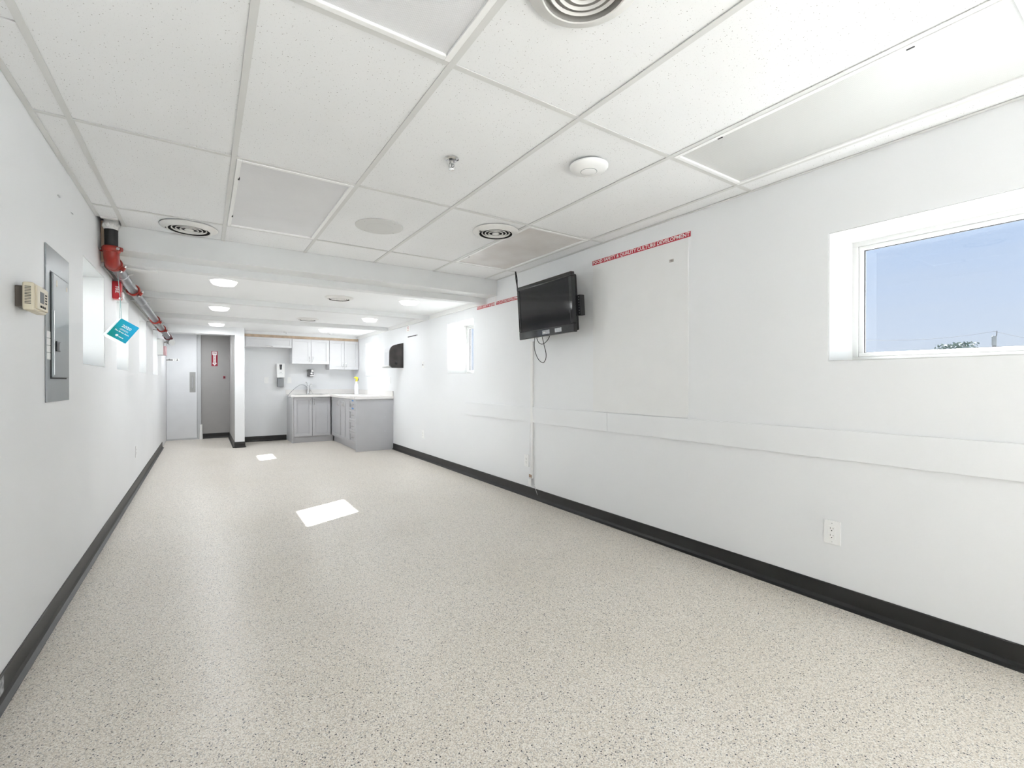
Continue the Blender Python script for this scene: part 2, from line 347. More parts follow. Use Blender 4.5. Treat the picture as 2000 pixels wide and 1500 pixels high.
# ------------------------------------------------------------------ windows
def window(n, side, y0, y1, label, crank=True):
    """framed window set deep in a side wall; side +1 right, -1 left"""
    xf = XR if side > 0 else XL
    X = lambda d: xf + side*d                        # d = depth from the room face
    def bx(d0, d1, a, c, z0, z1): p, q = X(d0), X(d1); return (min(p, q), max(p, q), a, c, z0, z1)
    o = thing('window_%d' % n, (X(.30), (y0+y1)/2, SILL), label, 'window', kind='structure')
    e = .002
    B('frame', M_reveal, o, [bx(.29, .35, y0+e, y1-e, SILL+e, SILL+.03), bx(.29, .35, y0+e, y1-e, HEAD-.03, HEAD-e), bx(.29, .35, y0+e, y0+.03, SILL+.03, HEAD-.03), bx(.29, .35, y1-.03, y1-e, SILL+.03, HEAD-.03)], bevel=.002)
    s = B('sash', M_reveal, o, [bx(.297, .335, y0+.031, y1-.031, SILL+.031, SILL+.052), bx(.297, .335, y0+.031, y1-.031, HEAD-.052, HEAD-.031), bx(.297, .335, y0+.031, y0+.052, SILL+.052, HEAD-.052), bx(.297, .335, y1-.052, y1-.031, SILL+.052, HEAD-.052)], bevel=.002)
    B('gasket', M_print, s, [bx(.312, .322, y0+.052, y1-.052, HEAD-.055, HEAD-.052), bx(.312, .322, y0+.052, y1-.052, SILL+.052, SILL+.0545), bx(.312, .322, y0+.052, y0+.0545, SILL+.0545, HEAD-.055), bx(.312, .322, y1-.0545, y1-.052, SILL+.0545, HEAD-.055)])
    B('pane', M_glass, o, [bx(.316, .318, y0+.053, y1-.053, SILL+.053, HEAD-.053)])
    B('lining', M_reveal, o, [bx(.003, .29, y0+e, y1-e, SILL+.0005, SILL+.004), bx(.003, .29, y0+e, y1-e, HEAD-.004, HEAD-.0005), bx(.003, .29, y1-.004, y1-.0005, SILL+.004, HEAD-.004), bx(.003, .29, y0+.0005, y0+.004, SILL+.004, HEAD-.004)])
    if crank:
        k = B('crank_box', M_beige, o, [bx(.235, .292, y0+.10, y0+.27, SILL+.005, SILL+.035)], bevel=.008)
        b = MB(); b.tube([(X(.235), y0+.18, SILL+.03), (X(.20), y0+.18, SILL+.045), (X(.195), y0+.13, SILL+.05), (X(.20), y0+.085, SILL+.06)], .008, 8)
        b.lathe((X(.20), y0+.085, SILL+.055), (0, 0, 1), [(.012, 0), (.014, .012), (.01, .03), (0, .032)], 12)
        b.build('handle', M_beige, k, smooth=True)
        c = MB(); c.box(*bx(.275, .297, y0+.034, y0+.05, SILL+.06, SILL+.14)); c.build('lock_lever', M_beige, o, bevel=.004)
    return o
window(1, 1, *RW[0], 'large white framed window in the right wall showing blue sky', crank=False)
window(2, 1, *RW[1], 'deep set white window on the right wall beyond the television')
window(3, 1, *RW[2], 'deep set white window on the right wall over the kitchen worktop')
for i, (a, c) in enumerate(LW):
    window(4+i, -1, a, c, ['deep white window recess nearest the electrical panel', 'deep white window recess behind the hanging booklet', 'third deep white window recess along the left wall', 'farthest deep white window recess on the left wall'][i], crank=False)
o = thing('window_8', ((BX0+BX1)/2, YB-.12, BZ0), 'broad picture window added behind the viewer for fill daylight', 'window', kind='structure')  # unseen window, added to brighten the front of the room
B('frame', M_reveal, o, [(BX0+.002, BX1-.002, YB-.18, YB-.1, BZ0+.002, BZ0+.05), (BX0+.002, BX1-.002, YB-.18, YB-.1, BZ1-.05, BZ1-.002), (BX0+.002, BX0+.05, YB-.18, YB-.1, BZ0+.05, BZ1-.05), (BX1-.05, BX1-.002, YB-.18, YB-.1, BZ0+.05, BZ1-.05), (1.02, 1.08, YB-.18, YB-.1, BZ0+.05, BZ1-.05)], bevel=.003)
for a, c in ((BX0+.052, 1.018), (1.082, BX1-.052)): B('pane', M_glass, o, [(a, c, YB-.142, YB-.138, BZ0+.052, BZ1-.052)])

o = thing('added_sun_door', (XR+.2, (PD0+PD1)/2, 0), 'glazed sliding door added in the right wall behind the viewer for sun bounce', 'door', kind='structure')  # added opening; sun through it bounces light into the view
mid = (PD0+PD1)/2
B('frame', M_reveal, o, [(XR+.15, XR+.25, PD0+.002, PD1-.002, .002, .04), (XR+.15, XR+.25, PD0+.002, PD1-.002, PDZ-.05, PDZ-.002), (XR+.15, XR+.25, PD0+.002, PD0+.05, .04, PDZ-.05), (XR+.15, XR+.25, PD1-.05, PD1-.002, .04, PDZ-.05), (XR+.17, XR+.23, mid-.03, mid+.03, .04, PDZ-.05)], bevel=.003)
for a, c in ((PD0+.05, mid-.03), (mid+.03, PD1-.05)): B('pane', M_glass, o, [(XR+.198, XR+.202, a+.001, c-.001, .041, PDZ-.051)])

# ------------------------------------------------------------------ tiled ceiling
GX = [-.479 + .6096*i for i in range(6)]
GY = [1.5004 + 1.2192*k for k in range(-4, 3)]
ceil = thing('ceiling', (1.05, .9, CZ), 'suspended ceiling of white pinhole tiles in a metal grid', 'ceiling', kind='structure')
xs = [XL] + GX + [XR]; ys = [YB] + GY + [YBULK]
TROF = {(2, 4): 'd', (2, 6): 'c', (5, 6): 'b', (5, 4): 'a'}      # (column, row) of the light fittings
HT = .012
for c in range(7):
    rows = list(zip(ys, ys[1:]))
    for r, (a, d) in enumerate(rows):
        if (c, r) in TROF: continue
        parts = [(a, d)]
        if c == 0 and r == 5: parts = [(a, 2.088), (2.088, d)]
        for (p, q) in parts:
            x0, x1 = xs[c]+.006, xs[c+1]-.006
            if c == 0: x0 = XL+.004
            if c == 6: x1 = XR-.004
            if c == 0 and r == 7: q = 4.22                        # cut away around the riser
            dz = random.uniform(0, .0015)
            MB().box(x0, x1, p+.005, q-.005, CZ+.004+dz, CZ+.02+dz).build('ceiling_tile', M_tile, ceil)
for x in GX: B('main_tee', M_tee, ceil, [(x-HT, x+HT, YB+.002, YBULK-.001, CZ, CZ+.003)])
for k, y in enumerate(GY):
    for c in range(7):
        x0 = (XL+.02) if c == 0 else xs[c]+HT+.0005
        x1 = (XR-.004) if c == 6 else xs[c+1]-HT-.0005
        B('cross_tee', M_tee, ceil, [(x0, x1, y-HT, y+HT, CZ+.0002, CZ+.003)])
B('wall_angle', M_tee, ceil, [(XL+.001, XL+.024, YB+.002, 4.19, CZ-.001, CZ+.0025)])
B('wall_angle', M_tee, ceil, [(XR-.022, XR-.001, YB+.002, YBULK-.001, CZ-.001, CZ+.0025)])
B('cut_edge', M_vent, ceil, [(XL+.026, GX[0]-.013, 4.19, 4.22, CZ-.006, CZ+.003)], bevel=.002)
# lay-in lights (unlit)
def troffer(c, y0, m, label, seam=False):
    x0, x1 = GX[c-1]+.013, GX[c]-.013; y1 = y0+1.2192-.013; y0 += .013
    o = thing('ceiling_light', ((x0+x1)/2, (y0+y1)/2, CZ), label, 'ceiling light', 'unlit lay-in lights of the tiled ceiling')
    w = .022
    B('frame', M_plast, o, [(x0, x0+w, y0, y1, CZ-.003, CZ+.014), (x1-w, x1, y0, y1, CZ-.003, CZ+.014), (x0+w, x1-w, y0, y0+w, CZ-.003, CZ+.014), (x0+w, x1-w, y1-w, y1, CZ-.003, CZ+.014)], bevel=.003)
    B('diffuser', m, o, [(x0+w, x1-w, y0+w, y1-w, CZ+.006, CZ+.010)])
    B('housing', M_plast, o, [(x0+.01, x1-.01, y0+.01, y1-.01, CZ+.07, CZ+.09)])
    for yy in (y0+.25, y1-.25): B('latch', M_print, o, [(x0+w-.004, x0+w+.004, yy, yy+.022, CZ-.004, CZ+.005)])
    return o
troffer(2, GY[3], M_diff, 'grey ceiling light panel with a prism cover at the top of the view')
troffer(2, GY[5], M_diff, 'pale ceiling light panel beside the round ceiling speaker, near the left vent')
troffer(5, GY[5], M_diffd, 'dusty brownish ceiling light panel next to the round vent above the television')
troffer(5, GY[3], M_diffw, 'bright white ceiling light panel along the right wall near the large window')

# ------------------------------------------------------------------ ceiling fittings
def vent(loc, r, label, group, duct=None):
    x, y, z = loc; o = thing('air_vent', loc, label, 'air vent', group); d = (0, 0, -1)
    MB().lathe(loc, d, [(r, 0), (r, .004), (r*.96, .010), (r*.84, .014), (r*.80, .020), (r*.74, .024), (r*.72, .022)], 48).build('flange', M_vent, o, smooth=True)
    MB().lathe(loc, d, [(r*.72, .0215), (r*.72, -.002), (0, -.002)], 40).build('duct', duct or M_dark, o)
    for k, ra in enumerate((.60, .46, .31)):
        q = r*ra; MB().lathe(loc, d, [(q, .008+.002*k), (q+.004, .016+.002*k), (q+.001, .0185+.002*k), (q-.005, .012+.002*k), (q, .008+.002*k)], 40).build('ring', M_vent, o, smooth=True)
    MB().lathe(loc, d, [(r*.12, .012), (r*.17, .020), (r*.12, .024), (0, .025)], 30).build('core', M_vent, o, smooth=True)
    B('damper_screw', M_print, o, [(x-r*.80, x-r*.76, y-.004, y+.004, z-.026, z-.019)])
    return o
vent((-.085, 4.135, CZ-.0005), .178, 'round ceiling vent in the tiles just in front of the bulkhead, near the red pipe', 'round vents of the tiled ceiling')
vent((1.83, 2.96, CZ-.0005), .172, 'round ceiling vent with smudged tile beside the dusty light panel', 'round vents of the tiled ceiling')
vent((.90, .975, CZ-.0005), .168, 'round ceiling vent at the very top edge of the view', 'round vents of the tiled ceiling', mat('lit_duct', (.36, .35, .33), .6))  # lighter duct colour stands for light falling into this vent
vent((1.289, 5.48, CR-.0005), .155, 'round vent in the low ceiling between the first two lamps', 'round vents of the low ceiling')
vent((1.32, 7.58, CR-.0005), .155, 'round vent in the low ceiling nearer the kitchen', 'round vents of the low ceiling')

o = thing('ceiling_speaker', (1.07, 3.345, CZ), 'flat round ceiling speaker with a perforated centre', 'speaker')
M_spk = mat('speaker_enamel', (.66, .66, .65), .5, var=.015)
MB().lathe((1.07, 3.345, CZ+.004), (0,0,-1), [(.168, 0), (.168, .005), (.16, .008), (.096, .010)], 48).build('flange', M_spk, o, smooth=True)
M_grl, n, l, b = node_mat('perforated_grille'); b.inputs['Roughness'].default_value = .5
g = n.new('ShaderNodeNewGeometry'); v = n.new('ShaderNodeTexVoronoi'); v.inputs['Scale'].default_value = 260; v.inputs['Randomness'].default_value = 0; l.new(g.outputs['Position'], v.inputs['Vector'])
r = n.new('ShaderNodeValToRGB'); r.color_ramp.elements[0].position = .22; r.color_ramp.elements[0].color = (.32, .32, .32, 1); r.color_ramp.elements[1].position = .34; r.color_ramp.elements[1].color = (.66, .66, .65, 1); l.new(v.outputs['Distance'], r.inputs[0]); l.new(r.outputs[0], b.inputs['Base Color'])
MB().lathe((1.07, 3.345, CZ-.006), (0,0,-1), [(.096, 0), (.08, .0012), (0, .002)], 40).build('grille', M_grl, o, smooth=True)
for k in range(4):
    a = .5 + k*math.pi/2; MB().lathe((1.07+.145*math.cos(a), 3.345+.145*math.sin(a), CZ-.004), (0,0,-1), [(.005, 0), (.004, .002), (0, .0025)], 10).build('screw', M_steel, o)

o = thing('access_point', (1.675, 1.786, CZ), 'white dome-shaped wireless access point on the ceiling', 'access point')
MB().lathe((1.675, 1.786, CZ), (0,0,-1), [(.086, 0), (.088, .006), (.100, .008), (.1, .014), (.092, .024), (.07, .032), (.043, .036)], 48).build('body', M_plast, o, smooth=True)
MB().lathe((1.675, 1.786, CZ), (0,0,-1), [(.0432, .0358), (.0405, .0372)], 40).build('light_ring', M_panel, o)
MB().lathe((1.675, 1.786, CZ), (0,0,-1), [(.0405, .0368), (.03, .0392), (0, .040)], 40).build('centre_cap', M_plast, o, smooth=True)

o = thing('fire_sprinkler', (1.052, 2.128, CZ), 'small chrome fire sprinkler head hanging from the ceiling tile', 'sprinkler')
MB().lathe((1.052, 2.128, CZ+.004), (0,0,-1), [(.036, 0), (.036, .006), (.026, .012), (.021, .008), (.018, .0)], 32).build('escutcheon', M_chrome, o, smooth=True)
MB().lathe((1.052, 2.128, CZ+.004), (0,0,-1), [(.013, 0), (.013, .018), (.009, .022), (.009, .03), (0, .031)], 20).build('body', M_steel, o, smooth=True)
for k in (-1, 1): MB().tube([(1.052+k*.011, 2.128, CZ-.016), (1.052+k*.014, 2.128, CZ-.032), (1.052+k*.002, 2.128, CZ-.048)], .003, 8).build('frame_arm', M_steel, o, smooth=True)
MB().tube([(1.052, 2.128, CZ-.02), (1.052, 2.128, CZ-.05)], .0035, 8).build('bulb', M_steel, o, smooth=True)
MB().lathe((1.052, 2.128, CZ-.048), (0,0,-1), [(0, 0), (.006, .0), (.014, .004), (.013, .006), (0, .004)], 20).build('deflector', M_chrome, o)

# round lamps under the low ceiling
M_lamp = mat('lamp_lens', (.9, .9, .9), .4, var=.0, emit=1.1); M_lamp.cycles.emission_sampling = 'NONE'
def lamp(x, y, label, power=None):
    o = thing('ceiling_lamp', (x, y, CR), label, 'ceiling lamp', 'round lamps under the low ceiling')
    MB().lathe((x, y, CR), (0,0,-1), [(.120, 0), (.120, .008), (.110, .010)], 40).build('trim_ring', M_plast, o, smooth=True)
    MB().lathe((x, y, CR), (0,0,-1), [(.111, .008), (.106, .022), (.086, .043), (.05, .048), (0, .049)], 40).build('lens', M_lamp, o, smooth=True)
    ld = bpy.data.lights.new('lamp_light', 'AREA'); ld.shape = 'DISK'; ld.size = .15; ld.energy = power or LAMP_W; ld.color = (.94, .975, 1)
    lo = bpy.data.objects.new('lamp_light', ld); C.objects.link(lo); lo.parent = o; lo.location = (0, 0, -.050)
    return o
lamp(.161, 5.17, 'round white lamp on the left side just behind the bulkhead')
lamp(.168, 7.01, 'middle round white lamp of the left row under the low ceiling')
lamp(.182, 9.0, 'round white lamp in front of the hall opening', 4.6)
lamp(2.03, 5.24, 'round white lamp on the right side just behind the bulkhead', 2.6)
lamp(2.10, 7.03, 'middle round white lamp of the right row under the low ceiling', 2.6)
lamp(1.86, 8.95, 'round white lamp in front of the kitchen wall cabinets', 4.2)
lamp(-.08, 10.55, 'unseen round white lamp added on the hall ceiling behind the header to brighten the hall', 5.0)  # added lamp, hidden by the header; lights the hall door and grey wall
for x, y, lab in ((1.315, 9.75, 'small white covered sprinkler near the left kitchen wall cabinet'), (2.07, 9.55, 'small white covered sprinkler near the right kitchen wall cabinet')):
    o = thing('fire_sprinkler', (x, y, CR), lab, 'sprinkler', 'small sprinklers on the kitchen ceiling')
    MB().lathe((x, y, CR), (0,0,-1), [(.045, 0), (.045, .006), (.03, .018), (0, .02)], 24).build('cover', M_plast, o, smooth=True)
    MB().lathe((x, y, CR-.018), (0,0,-1), [(.014, 0), (.012, .010), (0, .012)], 16).build('stem', M_steel, o, smooth=True)

# ------------------------------------------------------------------ sprinkler pipe
PX, PY, PZ, PR = -.543, 4.31, 2.012, .038
PA = Vector((-.540, 4.40, PZ)); PE = Vector((-.482, 9.38, 1.89)); PDIR = (PE-PA).normalized()
def prun(y): return PA + (PE-PA)*((y-PA.y)/(PE.y-PA.y))           # point on the long run, which falls slightly
pipe = thing('sprinkler_pipe', (PX, PY, PZ), 'grey steel sprinkler main with red couplings running along the left wall', 'pipe')
MB().tube([(PX, PY, CZ+.03), (PX, PY, 2.236)], PR+.003, 20).build('wrapped_top', M_vent, pipe, smooth=True)
b = MB()
for k in range(9):
    a = k*.7; b.lathe((PX+.032*math.cos(a), PY+.032*math.sin(a), CZ-.022+.010*math.sin(k*2.1)), (math.cos(a), math.sin(a), .3), [(0, -.02), (.018, -.012), (.022, .004), (.013, .016), (0, .019)], 8)
b.build('patching_plaster', M_vent, pipe, smooth=True)
MB().tube([(PX, PY, 2.237), (PX, PY, 2.11)], PR, 20).build('black_riser', mat('black_pipe', (.012, .012, .013), .5), pipe, smooth=True)
def coupling(c, axis, r, scale=1., m=M_red):
    """grooved two-bolt coupling"""
    c = Vector(c); a = Vector(axis); h = .024*scale
    k = MB().lathe(c, a, [(r, -h), (r+.010*scale, -h), (r+.016*scale, -h*.6), (r+.018*scale, 0), (r+.016*scale, h*.6), (r+.010*scale, h), (r, h)], 24).build('coupling', m, pipe, smooth=True)
    side = Vector((.85, -.0, -.5)) if abs(a.y) > .5 else Vector((.87, -.5, 0)); side = (side - a*side.dot(a)).normalized(); t_ = a.cross(side)
    for s in (-1, 1):
        MB().obox(c + side*s*(r+.022*scale), side, t_, a, .034*scale, .036*scale, .034*scale).build('lug', m, k, bevel=.006)
        q = c + side*s*(r+.026*scale)
        MB().lathe(q, t_, [(0, -.036*scale), (.007*scale, -.036*scale), (.007*scale, -.030*scale), (.012*scale, -.030*scale), (.012*scale, -.020*scale), (.007*scale, -.020*scale), (.007*scale, .020*scale), (.012*scale, .020*scale), (.012*scale, .030*scale), (.007*scale, .030*scale), (.007*scale, .036*scale), (0, .036*scale)], 8).build('bolt', M_steel, k)
coupling((PX, PY, 2.098), (0,0,1), PR, .85)
EL = [(PX, PY+.068-.068*math.cos(k/8*math.pi/2), PZ+.068-.068*math.sin(k/8*math.pi/2)) for k in range(9)]
MB().tube([(PX, PY, 2.092)] + EL + [tuple(prun(PY+.085))], PR+.007, 20).build('elbow', M_red, pipe, smooth=True)
coupling(prun(PY+.09), PDIR, PR, .85)
MB().tube([prun(PY+.09), PE], PR, 20).build('main_run', M_pipe, pipe, smooth=True)
for y in (5.38, 7.33, 8.23, 9.33): coupling(prun(y), PDIR, PR, .9, M_red if y < 9 else mat('maroon_coupling', (.08, .012, .016), .5))
MB().lathe(PE, PDIR, [(PR, 0), (PR, .01), (0, .012)], 20).build('end_cap', M_pipe, pipe)
for y in (4.74, 5.98, 7.62, 8.48):
    q = prun(y)
    MB().tube([q, q+PDIR*.02], PR+.003, 20).build('hanger_ring', M_steel, pipe, smooth=True)
    MB().tube([(XL+.001, y, q.z+.01), (q.x-PR, y, q.z)], .006, 8).build('wall_bracket', M_steel, pipe)
    MB().tube([q+Vector((PR, 0, 0)), q+Vector((PR+.035, 0, .012))], .004, 6).build('hanger_clip', M_steel, pipe)
tag(B('boxed_chase', M_white, None, [(XL+.02, -.315, 4.705, 4.79, 2.05, CR-.001)], bevel=.004), 'short white boxed chase under the low ceiling behind the red elbow', 'pipe chase')

# booklet hanging on a string from the pipe
P0 = Vector((-.506, 4.455, 1.629)); W3 = Vector((.104, .0055, -.065)); H3 = Vector((-.076, -.057, -.125))
wl, hl = W3.length, H3.length; R_ = W3.normalized(); U_ = -(H3 - R_*H3.dot(R_)).normalized(); N_ = R_.cross(U_)
hl = .157; cen = P0 + R_*wl/2 - U_*hl/2
bk = thing('booklet', P0, 'thick booklet with a teal and blue cover hanging from the pipe', 'book')
M_cov, n, l, b = node_mat('booklet_cover'); b.inputs['Roughness'].default_value = .3
tcd = n.new('ShaderNodeTexCoord'); sx = n.new('ShaderNodeSeparateXYZ'); l.new(tcd.outputs['Generated'], sx.inputs[0])
rc = n.new('ShaderNodeValToRGB'); rc.color_ramp.elements[0].color = (.0, .27, .25, 1); rc.color_ramp.elements[0].position = .15; rc.color_ramp.elements[1].color = (.02, .46, .78, 1); rc.color_ramp.elements[1].position = .85
l.new(sx.outputs['X'], rc.inputs[0]); l.new(rc.outputs[0], b.inputs['Base Color'])
MB().obox(cen, R_, U_, N_, wl, hl, .0012).build('front_cover', M_cov, bk)
pg = MB().obox(cen - N_*.0155 - R_*.010 - U_*.006, R_, U_, N_, wl*.97, hl*.97, .028).build('page_block', M_paper, bk)
MB().obox(cen - N_*.031 - R_*.016 - U_*.010, R_, U_, N_, wl, hl, .0012).build('back_cover', M_paper, bk)
MB().prism([cen - R_*(wl/2) + U_*hl/2 - N_*.001, cen - R_*(wl/2) - U_*hl/2 - N_*.001, cen - R_*(wl/2+.018) - U_*(hl/2+.010) - N_*.031, cen - R_*(wl/2+.018) + U_*(hl/2-.010) - N_*.031], R_*.0012).build('spine', mat('pale_blue_spine', (.55, .72, .82), .4), bk)
T0 = cen + N_*.0009
text('title_year', '2020', .030, T0 + U_*.032 + R_*.002, R_, U_, M_wprint, bk, bold=.0006, ext=.0003)
for k, wd in ((.008, .052), (.001, .056)): MB().obox(T0 + U_*k + R_*.002, R_, U_, N_, wd, .0022, .0004).build('small_print', M_wprint, bk)
text('title', 'The Green Book', .0135, T0 - U_*.017 + R_*.0, R_, U_, M_wprint, bk, bold=.0004, ext=.0003)
MB().lathe(T0 - U_*.052 - R_*.012, N_, [(.009, 0), (.009, .0004), (0, .0004)], 20).build('logo_disc', M_wprint, bk)
MB().obox(T0 - U_*.054 + R_*.016, R_, U_, N_, .030, .006, .0004).build('logo_wordmark', M_wprint, bk)
qp = prun(4.46); hk = qp + Vector((.012, 0, -PR-.002)); kn = Vector((-.512, 4.455, 1.775))
M_str = mat('green_string', (.25, .36, .36), .7)
MB().tube([hk, hk.lerp(kn, .5), kn], .0022, 6).build('string', M_str, bk)
MB().tube([kn, P0 + R_*.004 - U_*.004 + N_*.001], .0018, 6).build('string', M_str, bk)
MB().tube([kn, P0 - N_*.03 + R_*.0 - U_*.010], .0018, 6).build('string', M_str, bk)
MB().tube([qp + Vector(((PR+.003)*math.sin(k*math.pi/6), 0, -(PR+.003)*math.cos(k*math.pi/6))) for k in range(13)], .002, 6).build('string_loop', M_str, bk)
MB().lathe(kn, (0,0,1), [(0, -.009), (.008, -.005), (.009, 0), (.007, .006), (0, .009)], 12).build('clasp', M_steel, bk, smooth=True)

# ------------------------------------------------------------------ left wall things
o = thing('electrical_panel', (XL, 3.2, 1.06), 'tall grey steel electrical panel with a hinged door', 'electrical panel')
B('trim_plate', M_panel, o, [(XL, XL+.006, 2.98, 3.415, 1.06, 1.803)], bevel=.002)
pd = B('door', M_panel, o, [(XL+.0062, XL+.016, 3.052, 3.347, 1.178, 1.68)], bevel=.006)
B('door_gap', M_print, o, [(XL+.006, XL+.0068, 3.045, 3.354, 1.171, 1.687)])
B('hinge_edge', M_chrome, pd, [(XL+.016, XL+.0185, 3.056, 3.064, 1.19, 1.50)], bevel=.001)
lt = B('latch', M_black, pd, [(XL+.016, XL+.022, 3.09, 3.155, 1.305, 1.355)], bevel=.003)
B('latch_slot', M_panel, lt, [(XL+.022, XL+.0235, 3.12, 3.145, 1.312, 1.348)])
for y, z, s in ((3.105, 1.622, .03), (3.30, 1.628, .022)): B('label_sticker', M_beige, pd, [(XL+.016, XL+.0165, y, y+.022, z, z+s)])
for k in range(4): B('label_strip', M_paper, o, [(XL+.006, XL+.0085, 2.985, 3.038, 1.262+k*.034, 1.293+k*.034)], bevel=.001)

o = thing('thermostat', (XL, 2.63, 1.43), 'beige programmable thermostat sticking out from the left wall', 'thermostat')
B('back_plate', mat('dark_backplate', (.10, .085, .07), .6), o, [(XL, XL+.026, 2.575, 2.70, 1.452, 1.535)], bevel=.003)
bd = B('body', M_beige, o, [(XL+.026, XL+.060, 2.545, 2.725, 1.437, 1.548)], bevel=.010, seg=3)
B('front_bulge', M_beige, o, [(XL+.058, XL+.066, 2.565, 2.715, 1.447, 1.538)], bevel=.007, seg=3)
for k in range(12): B('vent_slot', M_print, bd, [(XL+.034, XL+.052, 2.5442, 2.5462, 1.462+k*.006, 1.4645+k*.006)])
B('screen', mat('lcd_grey', (.14, .15, .16), .6), o, [(XL+.066, XL+.0668, 2.60, 2.655, 1.475, 1.520)])
for k in range(3): B('button', M_dark, o, [(XL+.0655, XL+.068, 2.605+k*.027, 2.619+k*.027, 1.456, 1.465)], bevel=.001)
for k in range(4): B('button', M_dark, o, [(XL+.0655, XL+.068, 2.672, 2.69, 1.478+k*.011, 1.484+k*.011)], bevel=.001)

o = thing('fire_alarm_horn', (XL, 4.93, 1.86), 'red fire alarm horn strobe on the left wall behind the string', 'fire alarm')
B('body', mat('alarm_red', (.55, .02, .03), .3, var=.05), o, [(XL, XL+.055, 4.88, 4.98, 1.83, 1.975)], bevel=.012, seg=3)
B('strobe_lens', M_plast, o, [(XL+.055, XL+.068, 4.895, 4.965, 1.845, 1.89)], bevel=.008)
text('lettering', 'FIRE', .03, (XL+.030, 4.8795, 1.905), (0,0,-1), (1,0,0), M_wprint, o, bold=.0005)

o = thing('emergency_light', (XL, 9.25, 1.59), 'grey emergency light box with lamp head high on the left wall by the hall', 'emergency light')
M_eml = mat('grey_plastic', (.50, .50, .49), .45)
B('box', M_eml, o, [(XL, XL+.085, 9.08, 9.36, 1.585, 1.84)], bevel=.006)
B('sign_face', mat('pale_red_sign', (.62, .40, .42), .5), o, [(XL+.085, XL+.118, 9.10, 9.34, 1.585, 1.725)], bevel=.003)
b = MB(); b.tube([(XL+.085, 9.2, 1.79), (XL+.15, 9.2, 1.80)], .012, 10); b.build('arm', M_eml, o, smooth=True)
hd = MB().lathe((XL+.145, 9.235, 1.80), (.55, -.8, -.12), [(0, -.005), (.030, 0), (.034, .01), (.048, .075), (.048, .085), (.042, .086)], 20).build('lamp_head', M_eml, o, smooth=True)
MB().lathe((XL+.145, 9.235, 1.80), (.55, -.8, -.12), [(.043, .083), (0, .085)], 20).build('lens', mat('lamp_glass', (.45, .45, .44), .3), hd)

def outlet(loc, face, label, style='duplex', w=.078, h=.122):
    """wall plate; face: 'L' left wall, 'R' right wall, 'K' kitchen wall"""
    x, y, z = loc
    R, N = {'R': (Vector((0,-1,0)), Vector((-1,0,0))), 'L': (Vector((0,1,0)), Vector((1,0,0))), 'K': (Vector((1,0,0)), Vector((0,-1,0)))}[face]; U = Vector((0,0,1)); c = Vector(loc)
    o = thing('wall_outlet' if style == 'duplex' else 'wall_plate', loc, label, 'outlet' if style == 'duplex' else 'wall plate', 'white wall plates and outlets')
    MB().obox(c+N*.003, R, U, N, w, h, .006).build('plate', M_plast, o, bevel=.002)
    if style == 'duplex':
        f = MB().obox(c+N*.0065, R, U, N, .033, .067, .003).build('receptacle', M_paper, o, bevel=.001)
        for s in (-1, 1):
            for dx, hh in ((-.0065, .009), (.0065, .007)): MB().obox(c+N*.0082+R*dx+U*(s*.018+.004), R, U, N, .0018, hh, .0008).build('slot', M_print, f)
            MB().lathe(c+N*.0078+U*(s*.018-.008), N, [(.0028, 0), (.0028, .0008), (0, .0008)], 10).build('ground_hole', M_print, f)
        for s in (-1, 1): MB().lathe(c+N*.006+U*s*.048, N, [(.003, 0), (.002, .001), (0, .0012)], 8).build('screw', M_steel, o)
    elif style == 'switch':
        MB().obox(c+N*.0065, R, U, N, .032, .066, .004).build('rocker', M_paper, o, bevel=.001)
    elif style == 'jack':
        MB().obox(c+N*.0065, R, U, N, .02, .02, .002).build('jack', M_print, o)
    return o
outlet((XR, 1.073, .372), 'R', 'nearest white duplex outlet low on the right wall below the large window')
outlet((XR, 3.812, .362), 'R', 'white duplex outlet low on the right wall beside the cable raceway')
outlet((XR, 6.47, .378), 'R', 'white duplex outlet low on the right wall below the small window')
outlet((XL, 6.41, .405), 'L', 'white duplex outlet low on the left wall')
outlet((1.026, YK, 1.195), 'K', 'white wall plate left of the hand sanitiser dispenser', 'switch')
outlet((1.44, YK, 1.195), 'K', 'white wall plate right of the hand sanitiser dispenser', 'switch')
outlet((XR, 7.95, 1.19), 'R', 'white wall plate above the worktop below the towel dispenser', 'switch')
outlet((XR, 6.47, 1.415), 'R', 'small white wall plate with a black jack beyond the small window', 'jack', .07, .1)
for y, z, s in ((3.216, 2.10, 'upper'), (3.497, 2.10, 'lower')):
    b = MB(); b.tube([(XL, y, z), (XL+.006, y, z-.004), (XL+.008, y+.012, z-.006), (XL, y+.024, z)], .0016, 6)
    tag(b.build('wall_hook', M_steel), 'tiny bent wire hook on the left wall, %s' % ('nearer the viewer' if s == 'upper' else 'closer to the pipe'), 'hook', 'tiny hooks left in the wall')

# ------------------------------------------------------------------ right wall things
def banner(y0, y1, zc, h, label):
    o = thing('banner', (XR, (y0+y1)/2, zc), label, 'sign', 'red lettered wall banners')
    MB().box(XR-.0015, XR, y1, y0, zc-h/2-.004, zc+h/2+.004).build('border', M_wprint, o)
    MB().box(XR-.0028, XR-.0015, y1+.003, y0-.003, zc-h/2, zc+h/2).build('strip', M_signred, o)
    s = 'FOOD SAFETY & QUALITY CULTURE DEVELOPMENT'
    t_ = text('lettering', s, h*1.02, (XR-.003, (y0+y1)/2, zc), (0,-1,0), (0,0,1), M_wprint, o, bold=.0006, ext=.0004)
    ys_ = [v.co.y for v in t_.data.vertices]; wd = max(ys_)-min(ys_); k = (y0-y1-.02)/wd
    cy = (max(ys_)+min(ys_))/2
    for v in t_.data.vertices: v.co.y = (v.co.y-cy)*k
    return o
banner(2.862, 1.915, 2.154, .036, 'red banner lettered in white on the wall to the right of the television')
